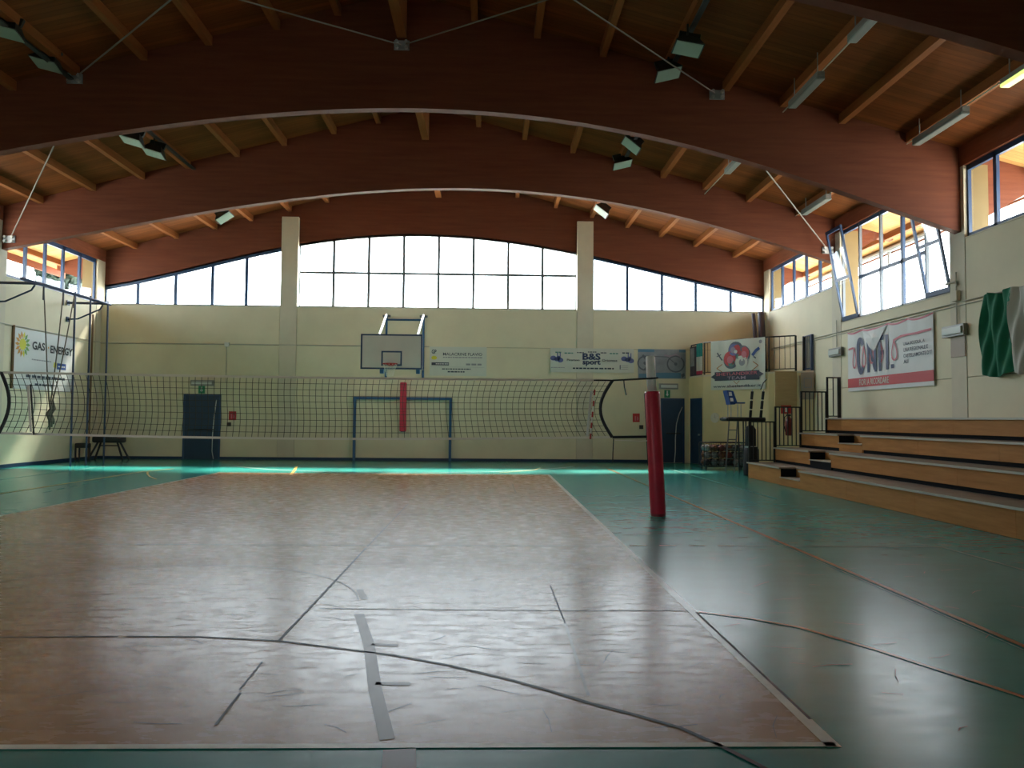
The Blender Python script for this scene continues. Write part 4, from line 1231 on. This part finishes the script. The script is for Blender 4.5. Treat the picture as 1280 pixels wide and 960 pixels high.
fg = empty('tricolour_flag', (XR, 14.0, 2.5), 'large green, white and red flag draped on the right wall at the photo edge', 'flag')
def fw(u, v): return 0.11+0.05*math.sin(u*13+v*2.6)+0.03*math.sin(u*29-v*4)
sfg = Sheet((XR-0.02, 15.25, 2.52), (0, -1, 0), (0, 0, 1), fg, fw)
def band(u0, u1):
    def fn(a, b):
        u = u0+(u1-u0)*a
        slump = 0.10*math.sin(a*3.0)*(1-b)
        return sfg.p(u+0.05*math.sin(b*9)*a+(1-b)*(-0.05), b*(1.56+0.03*math.sin(u*9))-slump)
    return fn
MB().grid(band(0, 0.86), 26, 18).build('green_band', 'flag_green', fg, True)
MB().grid(band(0.87, 1.80), 26, 18).build('white_band', 'flag_white', fg, True)
MB().grid(band(1.81, 2.7), 26, 18).build('red_band', 'flag_red', fg, True)
tube([(XR-0.03, 15.3, 4.09), (XR-0.03, 12.4, 4.09)], 0.012, 6).build('flag_pole', 'conduit', fg)

# banner on the left wall
ly0, ly1, lz0, lz1 = 22.80, 26.12, 2.28, 4.06
W, H = ly1-ly0, lz1-lz0
gb = empty('advertising_banner', (XL, (ly0+ly1)/2, lz0), 'white GAS ENERGY banner with sunflower logo on the left wall', 'banner')
box((XL+0.012, ly0, lz0), (XL+0.022, ly1, lz1)).build('sheet', 'banner_white', gb)
tube([(XL+0.03, ly0-0.05, lz0), (XL+0.03, ly0-0.05, lz1+0.05)], 0.04, 6).build('side_batten', 'pipe_brown', gb)
s = Sheet((XL+0.023, ly0, lz0), (0, 1, 0), (0, 0, 1), gb); s.lift = 0.003
if s.N.x < 0: s.N = -s.N
for k in range(14):
    a = 2*math.pi*k/14
    c = (0.42+0.25*math.cos(a), H*0.74+0.27*math.sin(a))
    m = 'print_orange' if math.cos(a) < -0.2 else ('print_yellow' if math.cos(a) < 0.45 else 'print_green')
    s.poly([(c[0]+0.13*math.cos(a), c[1]+0.13*math.sin(a)), (c[0]-0.055*math.sin(a), c[1]+0.055*math.cos(a)), (c[0]-0.11*math.cos(a), c[1]-0.11*math.sin(a)), (c[0]+0.055*math.sin(a), c[1]-0.055*math.cos(a))], m, 'petal')
s.lift = 0.006; s.disc(0.42, H*0.74, 0.17, 'print_yellow', 'logo'); s.lift = 0.003
s.letters('GAS', W*0.27, H*0.68, W*0.47, H*0.82, 'black_print'); s.disc(W*0.53, H*0.75, 0.03, 'print_orange')
s.letters('ENERGY', W*0.56, H*0.66, W*0.95, H*0.80, 'black_print')
s.dashes(W*0.27, W*0.58, H*0.50, H*0.02, 'grey_print', 21)
s.rect(W*0.68, H*0.39, W*0.84, H*0.50, 'print_blue'); s.poly([(W*0.62, H*0.42), (W*0.67, H*0.40), (W*0.68, H*0.49), (W*0.63, H*0.51)], 'print_yellow')
s.lift = 0.006; s.dashes(W*0.70, W*0.82, H*0.43, H*0.025, 'banner_white', 22); s.lift = 0.003
s.dashes(W*0.19, W*0.83, H*0.20, H*0.045, 'slate', 23)
s.dashes(W*0.33, W*0.66, H*0.07, H*0.04, 'slate', 24)

# ------------------------------------------------------------------ climbing poles, ropes, vaulting buck
cf = empty('climbing_apparatus', (-12.5, 23.6, 0), 'dark blue climbing poles under a bar held off the left wall', 'climbing poles')
bxx, bzz = -12.5, 5.15
tube([(bxx, 20.9, bzz), (bxx, 25.75, bzz+0.01)], 0.045, 8).build('top_bar', 'pipe_blue', cf)
for y in (21.8, 25.6):
    tube([(XL+0.015, y, bzz+0.03), (bxx, y, bzz+0.02)], 0.04, 8).build('bracket_arm', 'pipe_blue', cf)
    tube([(XL+0.015, y, 4.64), (-13.45, y, 4.66), (-12.75, y, 4.98), (-12.66, y, 5.12)], 0.026, 8).build('brace', 'pipe_blue', cf)
    for z in (4.64, bzz+0.03): box((XL+0.012, y-0.08, z-0.08), (XL+0.03, y+0.08, z+0.08)).build('wall_plate', 'pipe_blue', cf)
for y in (23.6, 24.5, 25.6):
    tube([(bxx+0.03, y-0.02, 0), (bxx, y, bzz+0.10)], 0.030, 8).build('climbing_pole', 'pipe_blue', cf)
for k, (y, lab) in enumerate(((21.95, 'left one of the three dark climbing ropes gathered by the left wall'), (22.95, 'middle one of the three dark climbing ropes gathered by the left wall'), (23.55, 'right one of the three dark climbing ropes gathered by the left wall'))):
    r_ = empty('climbing_rope', (bxx, y, bzz), lab, 'rope', 'climbing ropes')
    kx, ky = bxx+0.02*(k-1), 22.5+0.06*(k-1)
    tube([(bxx, y, bzz-0.04), (bxx, y+(ky-y)*0.38, 3.7), (kx, y+(ky-y)*0.75, 2.6), (kx, ky, 1.95), (kx+0.03, ky+0.05, 1.70), (kx-0.03, ky-0.02, 1.55), (kx, ky+0.06, 1.38), (kx, ky+0.08, 1.10+0.08*k)], [0.016, 0.016, 0.016, 0.022, 0.04, 0.045, 0.04, 0.025], 7).build('rope', 'rope', r_, True)
    tube([(bxx, y, bzz-0.02), (bxx, y, bzz-0.42)], 0.024, 7).build('rope_sleeve', 'leg_dark', r_)
vb = empty('vaulting_buck', (-12.95, 26.85, 0), 'dark padded vaulting buck with splayed legs in the far left corner', 'buck')
MB().bevbox((-13.42, 26.65, 0.60), (-12.42, 27.05, 0.82), 0.06).build('padded_top', 'leather_dark', vb, True)
for sx in (-1, 1):
    for sy in (-1, 1):
        x0 = -12.92+sx*0.32
        tube([(x0, 26.85+sy*0.10, 0.62), (x0+sx*0.27, 26.85+sy*0.24, 0.0)], 0.035, 6).build('leg', 'leg_dark', vb)
tube([(-13.24, 26.85, 0.5), (-12.60, 26.85, 0.5)], 0.02, 6).build('stretcher', 'leg_dark', vb)
st = empty('low_stool', (-13.48, 26.2, 0), 'small dark stool left of the vaulting buck in the corner', 'stool')
MB().bevbox((-13.68, 26.08, 0.44), (-13.28, 26.38, 0.60), 0.03).build('seat', 'leather_dark', st)
for sx in (-1, 1):
    for sy in (-1, 1): box((-13.48+sx*0.17-0.02, 26.23+sy*0.12-0.02, 0), (-13.48+sx*0.17+0.02, 26.23+sy*0.12+0.02, 0.45)).build('leg', 'leg_dark', st)

# ------------------------------------------------------------------ volleyball net and posts
NY = 12.39
def post(xb, lean, label):
    p = empty('net_post', (xb, NY, 0), label, 'post', 'volleyball net posts')
    f = lambda z: (xb+lean*z/2.55, NY, z)
    tube([f(0.03), f(0.06), f(1.0), f(1.95), f(1.985)], [0.112, 0.122, 0.122, 0.122, 0.112], 24).build('padding', 'red_pad', p, True)
    tube([f(0), f(0.04)], 0.115, 24).build('base_ring', 'red_dark', p)
    tube([f(1.97), f(2.53), f(2.555)], [0.075, 0.075, 0.06], 18).build('pole', 'post_white', p, True)
    sgn = -1 if lean < 0 else 1
    c = Vector(f(1.4))
    tube([Vector(f(1.95))+Vector((sgn*0.123, 0, 0)), Vector(f(1.2))+Vector((sgn*0.124, 0, 0)), Vector(f(0.8))+Vector((sgn*0.124, 0, 0))], 0.008, 5).build('closing_strap', 'net_strap', p)
    return p
post(2.70, -0.13, 'dark red padded net post with white pole standing right of the court')
post(-8.42, 0.13, 'dark red padded net post left of the court, outside the photo')
nt = empty('volleyball_net', (-2.85, NY, 1.2), 'long dark volleyball net with pale tapes stretched across the court', 'net')
NX0, NX1, NZ0, NZ1 = -7.66, 1.96, 1.225, 2.155
def nz1(x): return 2.185-0.03*(x-NX0)/(NX1-NX0)-0.018*math.sin(math.pi*(x-NX0)/(NX1-NX0))
def nz0(x): return 1.235-0.055*math.sin(math.pi*(x-NX0)/(NX1-NX0))+0.012*(x-NX0)/(NX1-NX0)
def npt(x, t, d=0.0):
    f = (x-NX0)/(NX1-NX0)
    dx = -0.19*math.sin(math.pi*t)*f**4 + 0.14*math.sin(math.pi*t)*(1-f)**4 + 0.012*math.sin(2*math.pi*t)*math.sin(f*math.pi)
    return Vector((x+dx, NY+d+0.03*math.sin(f*14)*math.sin(math.pi*t), nz0(x)+(nz1(x)-nz0(x))*t))
b = MB()
NV = 97
for i in range(NV):
    x = NX0+(NX1-NX0)*i/(NV-1)
    b.tube([npt(x, t/8) for t in range(9)], 0.0048, 4, False)
for j in range(1, 10):
    b.tube([npt(NX0+(NX1-NX0)*i/60, j/10) for i in range(61)], 0.0048, 4, False)
tag(b.build('netting', 'net_cord', nt), kind='stuff')
xx = [NX0+(NX1-NX0)*i/40 for i in range(41)]
MB().strip([npt(x, 1)+Vector((0, -0.006, -0.018)) for x in xx], [npt(x, 1)+Vector((0, -0.006, 0.018)) for x in xx], (0, 0.012, 0)).build('top_tape', 'net_tape', nt)
MB().strip([npt(x, 0)+Vector((0, -0.005, -0.018)) for x in xx], [npt(x, 0)+Vector((0, -0.005, 0.018)) for x in xx], (0, 0.010, 0)).build('bottom_tape', 'net_tape', nt)
for x in (NX0, NX1):
    tube([npt(x, t/12, -0.01) for t in range(13)], 0.026, 8).build('end_strap', 'net_strap', nt)
tube([npt(NX1, 1)+Vector((-0.3, 0, 0.0)), npt(NX1, 1), (2.58, NY-0.08, 2.19), (2.68, NY-0.08, 2.20)], 0.014, 6).build('top_cord', 'net_strap', nt)
tube([npt(NX1, 0), (2.63, NY, 1.26)], 0.022, 6).build('bottom_strap', 'net_strap', nt)
tube([(2.0, NY-0.01, 1.20), (2.4, NY-0.02, 1.19), (2.64, NY, 1.20)], 0.008, 5).build('bottom_cord', 'net_tape', nt)
tube([npt(NX0, 1), (-8.3, NY-0.08, 2.21)], 0.014, 6).build('top_cord', 'net_strap', nt)
tube([npt(NX0, 0), (-8.33, NY, 1.26)], 0.022, 6).build('bottom_strap', 'net_strap', nt)
tube([(2.14, NY-0.02, 2.17), (2.15, NY-0.03, 2.05), (2.18, NY-0.03, 1.92)], 0.010, 5).build('loose_cord', 'net_strap', nt)
tube([(1.98, NY-0.01, 1.22), (1.97, NY-0.015, 1.0), (1.965, NY-0.02, 0.83)], 0.009, 5).build('loose_cord', 'net_strap', nt)
def antenna(x, lean, label, ms):
    a = empty('net_antenna', (x, NY-0.03, 1.2), label, 'antenna', 'net antennas')
    n = 9
    for k in range(n):
        z0 = 1.215+(2.0-1.215)*k/n; z1 = 1.215+(2.0-1.215)*(k+1)/n
        xa = x+lean*(z0-1.2); xb = x+lean*(z1-1.2)
        tube([(xa, NY-0.045, z0), (xb, NY-0.045, z1)], 0.013, 6).build('rod_section', ms[k % 2], a)
    s_ = MB().obox((x+lean*0.4-0.05, NY-0.035, 1.62), (0.018, 0, 0), (0, 0.004, 0), (lean*0.36, 0, 0.36)); s_.build('side_tape', 'banner_white' if x > 0 else 'net_tape', a)
antenna(1.60, 0.09, 'red and white antenna strapped to the right end of the net', ('sign_red', 'white_print'))
antenna(-7.10, -0.10, 'dark antenna with pale side tape at the left end of the net', ('net_strap', 'leg_dark'))

# ------------------------------------------------------------------ referee stand, ball cage, padded post
rs = empty('referee_stand', (7.2, 22.2, 0), 'tall black referee stand with blue seat and ladder beside the bleacher end', 'referee stand')
RY = 22.3
for y in (RY-0.28, RY+0.28):
    tube([(6.80, y, 1.57), (7.87, y, 1.57)], 0.06, 8).build('platform_rail', 'foam_black', rs)
tube([(6.80, RY-0.28, 1.57), (6.74, RY-0.15, 1.57), (6.74, RY+0.15, 1.57), (6.80, RY+0.28, 1.57)], 0.05, 8).build('platform_rail', 'foam_black', rs)
box((6.85, RY-0.24, 1.53), (7.82, RY+0.24, 1.56)).build('platform_board', 'steel_grey', rs)
for y in (RY-0.2,):
    tube([(6.86, y, 1.53), (6.72, y-0.1, 0.0)], 0.018, 6).build('ladder_leg', 'ladder_grey', rs)
    tube([(7.10, y, 1.53), (6.96, y-0.1, 0.0)], 0.018, 6).build('ladder_leg', 'ladder_grey', rs)
for z in (0.18, 0.45, 0.72, 0.99, 1.26):
    xa = 6.72+0.14*z/1.53; 
    for y in (RY-0.2-0.1*(1-z/1.53),):
        tube([(xa, y, z), (xa+0.24, y, z)], 0.014, 6).build('rung', 'ladder_grey', rs)
for y in (RY-0.22, RY+0.22):
    for x in (7.26, 7.48): tube([(x, y, 1.53), (x+0.02, y, 0.0)], 0.02, 6).build('stand_leg', 'leg_dark', rs)
# seat: back to the left, facing right along the net
MB().prism([(6.80, RY-0.2, 2.40), (6.98, RY-0.2, 2.38), (7.10, RY-0.2, 2.05), (7.02, RY-0.2, 1.99), (6.90, RY-0.2, 1.99)], (0, 0.4, 0)).build('seat_back', 'seat_blue', rs)
for z0, z1, x0 in ((2.24, 2.35, 6.86), (2.08, 2.18, 6.90)):
    MB().prism([(x0, RY-0.205, z0), (x0+0.09, RY-0.205, z0), (x0+0.07, RY-0.205, z1), (x0-0.01, RY-0.205, z1)], (0, 0.004, 0)).build('seat_mark', 'white_print', rs)
MB().bevbox((6.96, RY-0.2, 2.02), (7.33, RY+0.2, 2.06), 0.012).build('seat_pan', 'seat_blue', rs)
for x in (6.93, 7.22):
    for y in (RY-0.15, RY+0.15): tube([(x, y, 2.02), (x, y, 1.56)], 0.012, 6).build('seat_leg', 'steel_grey', rs)
for x0, x1 in ((7.45, 7.52), (7.75, 7.84)):
    tube([(x0, RY-0.25, 1.57), (x1, RY-0.25, 2.42)], 0.016, 6).build('upright', 'steel_grey', rs)
    for k in range(3):
        za, zb = 1.60+k*0.27, 1.83+k*0.27
        f = lambda z: x0+(x1-x0)*(z-1.57)/0.85
        tube([(f(za), RY-0.25, za), (f(zb), RY-0.25, zb)], 0.042, 8).build('foam_sleeve', 'foam_black', rs)
tube([(7.76, RY-0.25, 2.42), (7.84, RY-0.25, 2.62), (7.93, RY-0.24, 2.72)], 0.016, 6).build('hand_hoop', 'foam_black', rs)

bc = empty('ball_cage', (7.4, 24.3, 0), 'dark wire ball cage on castors by the corner room wall', 'cage')
bx0, bx1, by_0, by_1, bz0, bz1 = 6.67, 8.05, 24.0, 24.6, 0.10, 0.84
edges = []
for z in (bz0, bz1):
    edges += [((bx0, by_0, z), (bx1, by_0, z)), ((bx0, by_1, z), (bx1, by_1, z)), ((bx0, by_0, z), (bx0, by_1, z)), ((bx1, by_0, z), (bx1, by_1, z))]
for x in (bx0, (bx0+bx1)/2, bx1):
    for y in (by_0, by_1): edges.append(((x, y, bz0), (x, y, bz1)))
fr = MB()
for p, q in edges: fr.tube([p, q], 0.014, 6)
fr.build('cage_frame', 'leg_dark', bc)
wr = MB()
for k in range(1, 18):
    x = bx0+(bx1-bx0)*k/18
    wr.tube([(x, by_0, bz0), (x, by_0, bz1)], 0.004, 4, False).tube([(x, by_1, bz0), (x, by_1, bz1)], 0.004, 4, False).tube([(x, by_0, bz0), (x, by_1, bz0)], 0.004, 4, False)
for k in range(1, 9):
    z = bz0+(bz1-bz0)*k/9
    wr.tube([(bx0, by_0, z), (bx1, by_0, z)], 0.004, 4, False).tube([(bx0, by_1, z), (bx1, by_1, z)], 0.004, 4, False).tube([(bx0, by_0, z), (bx0, by_1, z)], 0.004, 4, False)
tag(wr.build('wire_mesh', 'leg_dark', bc), kind='stuff')
for x in (bx0+0.06, bx1-0.06):
    for y in (by_0+0.05, by_1-0.05): tube([(x-0.02, y, 0.05), (x+0.02, y, 0.05)], 0.05, 10).build('castor', 'rail_black', bc)
rnd = random.Random(5)
BALLS = [('ball_red', 'reddish ball lying inside the wire ball cage'), ('ball_white', 'pale ball lying inside the wire ball cage'), ('ball_dark', 'dark ball lying inside the wire ball cage'), ('ball_orange', 'orange ball lying inside the wire ball cage')]
protos = {}
for lay in range(3):
    for ix in range(6):
        for iy in range(2):
            m, lab = BALLS[rnd.choice((0, 1, 1, 2, 2, 3))]
            c = (bx0+0.125+ix*0.226+0.015*(lay % 2), by_0+0.14+iy*0.30+0.02*(lay % 2), bz0+0.125+lay*0.222)
            if m not in protos:
                bo = empty('ball', c, lab, 'ball', 'balls in the wire cage')
                MB().sphere(c, 0.108).build('ball_shell', m, bo, True)
                sm = MB()
                for ax in range(3):
                    pts = []
                    for q in range(25):
                        a = 2*math.pi*q/24; v = [0, 0, 0]
                        v[ax] = 0; v[(ax+1) % 3] = math.cos(a)*0.1085; v[(ax+2) % 3] = math.sin(a)*0.1085
                        pts.append(Vector(c)+Vector(v))
                    sm.tube(pts, 0.003, 4, False)
                sm.build('ball_seams', 'black_print', bo)
                protos[m] = bo
            else:
                bo = copy_tree(protos[m])
                bo.location = c
            bo.rotation_euler = (rnd.uniform(0, 3), rnd.uniform(0, 3), rnd.uniform(0, 3))
pp = empty('padded_bag', (7.38, 21.75, 0), 'upright black padded bag beside the bleacher end under the referee platform', 'bag')
tube([(7.36, 21.7, 0), (7.36, 21.7, 0.04), (7.36, 21.7, 0.72), (7.36, 21.7, 0.80)], [0.20, 0.215, 0.205, 0.17], 16).build('lower_bag', 'foam_black', pp, True)
tube([(7.34, 21.7, 0.80), (7.34, 21.7, 0.84), (7.34, 21.7, 1.28), (7.34, 21.7, 1.38), (7.34, 21.7, 1.41)], [0.14, 0.155, 0.15, 0.09, 0.04], 16).build('upper_bag', 'foam_black', pp, True)
tube([(7.34, 21.7, 0.77), (7.34, 21.7, 0.82)], 0.165, 16).build('strap', 'steel_grey', pp)

# ------------------------------------------------------------------ roof lights, trunking and bracing rods
def flood(x, y, z, label, ry, m='flood_glass'):
    f = empty('floodlight', (x, y, z), label, 'light', 'roof floodlights')
    b = MB(); g_ = MB(); br = MB()
    T = Matrix.Translation((x, y, z)) @ Matrix.Rotation(R(ry), 4, 'Y') @ Matrix.Rotation(R(-12), 4, 'X')
    def tx(mb): mb.v = [T @ v for v in mb.v]; return mb
    hous = MB().add([(-0.27, -0.2, 0), (0.27, -0.2, 0), (0.27, 0.2, 0), (-0.27, 0.2, 0), (-0.15, -0.11, 0.2), (0.15, -0.11, 0.2), (0.15, 0.11, 0.2), (-0.15, 0.11, 0.2)], [(0, 3, 2, 1), (4, 5, 6, 7), (0, 1, 5, 4), (1, 2, 6, 5), (2, 3, 7, 6), (3, 0, 4, 7)])
    tx(hous).build('housing', 'flood_body', f)
    tx(MB().box((-0.245, -0.18, -0.012), (0.245, 0.18, -0.001))).build('lens', m, f)
    tx(MB().box((-0.20, -0.03, 0.18), (0.20, 0.03, 0.34))).build('gear_box', 'flood_body', f)
    zt_ = deck_z(x)-0.2
    tube([(x, y, z+0.25), (x, y, max(z+0.3, zt_))], 0.02, 6).build('hanger', 'flood_body', f)
    return f
FL = [(-8.55, 18.4, 8.02, 'pale floodlight by the second beam at left, nearer of the pair', 16), (-8.55, 19.6, 8.14, 'pale floodlight by the second beam at left, farther of the pair', 16),
      (-8.62, 25.1, 7.93, 'floodlight hung under the far left roof bay, lens edge-on', -34),
      (3.62, 19.9, 8.68, 'dark floodlight under the roof right of centre, lens edge-on', 38), (3.62, 21.2, 8.60, 'pale floodlight under the roof right of centre, beyond the edge-on one', -14),
      (3.62, 25.4, 8.42, 'small dark floodlight beside the right pale pilaster top', 38),
      (3.55, 15.35, 8.52, 'pale floodlight in front of the broad dark beam, right of centre', -14), (3.6, 14.0, 8.40, 'dark floodlight nearest the viewer at upper right of centre', 10),
      (-8.85, 15.35, 8.45, 'dim pale floodlight in front of the broad dark beam at upper left', 14), (-8.8, 14.0, 8.42, 'dim floodlight at the extreme upper left edge of the photo', 14)]
for a in FL: flood(*a)
for x, (ya, yb) in ((-8.55, (16.4, 22.0)), (3.62, (16.4, 22.0)), (-8.8, (10.5, 16.0)), (3.6, (10.5, 16.0))):
    c = empty('cable_tray', (x, (ya+yb)/2, deck_z(x)-0.27), 'thin dark cable tray over the floodlights, %s of the broad beam on the %s' % ('beyond' if ya > 16 else 'in front', 'left' if x < 0 else 'right'), 'tray', 'roof cable trays')
    z = deck_z(x)-0.26
    box((x+0.04, ya, z-0.02), (x+0.14, yb, z+0.02)).build('tray', 'flood_body', c)
def batten(x, ya, yb, z, label, m='tube_white'):
    f = empty('strip_light', (x, (ya+yb)/2, z), label, 'light', 'roof strip lights')
    box((x-0.07, ya, z+0.02), (x+0.07, yb, z+0.11)).build('housing', 'lamp_body', f)
    MB().bevbox((x-0.085, ya+0.01, z-0.04), (x+0.085, yb-0.01, z+0.025), 0.02).build('diffuser', m, f)
    for y in (ya+0.15, yb-0.15):
        tube([(x, y, z+0.1), (x, y, deck_z(x)-0.02)], 0.012, 5).build('hanger', 'lamp_body', f)
batten(6.05, 18.4, 19.6, 7.90, 'pale strip light above the right end of the second beam, far from the wall')
batten(8.70, 19.6, 21.2, 7.30, 'pale strip light near the right wall between second and third beams')
batten(8.70, 13.8, 15.5, 7.24, 'strip light near the right wall in front of the broad beam')
batten(6.05, 13.9, 15.3, 7.88, 'strip light in front of the broad beam, farther from the right wall')
batten(6.05, 11.8, 12.7, 7.95, 'short strip light high at the upper right, in front of the broad beam')
batten(8.70, 11.2, 12.75, 7.26, 'strip light glowing yellow green at the right photo edge', 'tube_lit')
for x, ya, yb, z in ((8.70, 16.4, 22.0, 7.46), (8.70, 10.5, 16.0, 7.42), (6.05, 10.5, 16.0, 8.06), (6.05, 16.4, 22.0, 8.06)):
    c = empty('lighting_conduit', (x, ya, z), 'conduit above strip lights %s, %s the broad beam' % ('by right wall' if x > 8 else 'farther from wall', 'beyond' if ya > 16 else 'in front of'), 'conduit', 'roof conduits')
    tube([(x+0.09, ya, z), (x+0.09, yb, z)], 0.013, 5).build('pipe', 'conduit', c)
def rod(p, q, label, node=None, rr=0.016):
    o = empty('bracing_rod', p, label, 'rod', 'roof bracing rods')
    tube([p, q], rr, 6).build('rod', 'rod_paint', o)
    if node:
        n = Vector(node)
        for dx, dz in ((-0.10, 0.06), (0.10, 0.06), (-0.10, -0.06), (0.10, -0.06)):
            tube([n+Vector((dx, 0.0, dz)), n+Vector((dx, -0.10, dz))], 0.035, 8).build('anchor_bolt', 'galvanised', o)
        box((n.x-0.16, n.y-0.03, n.z-0.10), (n.x+0.16, n.y, n.z+0.10)).build('anchor_plate', 'steel_grey', o)
FB, FA = 22.1-0.001, 16.1-0.001
rod((-13.50, FB-0.06, 6.55), (-8.66, 16.34, 8.45), 'pale bracing rod rising from the left end of the second beam', (-13.58, FB, 6.46))
rod((9.68, FB-0.06, 6.58), (4.74, 16.34, 8.40), 'pale bracing rod rising from the right end of the second beam', (9.76, FB, 6.49))
rod((-8.60, FA-0.05, 8.56), (-2.1, 10.44, 9.2), 'dim bracing rod at upper left rising to the ridge', (-8.68, FA, 8.50))
rod((-1.95, FA-0.05, 9.36), (-8.4, 10.44, 8.5), 'dim bracing rod left of the ridge in front of the broad beam', (-1.93, FA, 9.36))
rod((-1.83, FA-0.05, 9.38), (4.5, 10.44, 8.6), 'dim bracing rod right of the ridge in front of the broad beam')
rod((4.70, FA-0.05, 8.46), (-1.8, 10.44, 9.2), 'dim bracing rod at upper right rising to the ridge', (4.76, FA, 8.44))
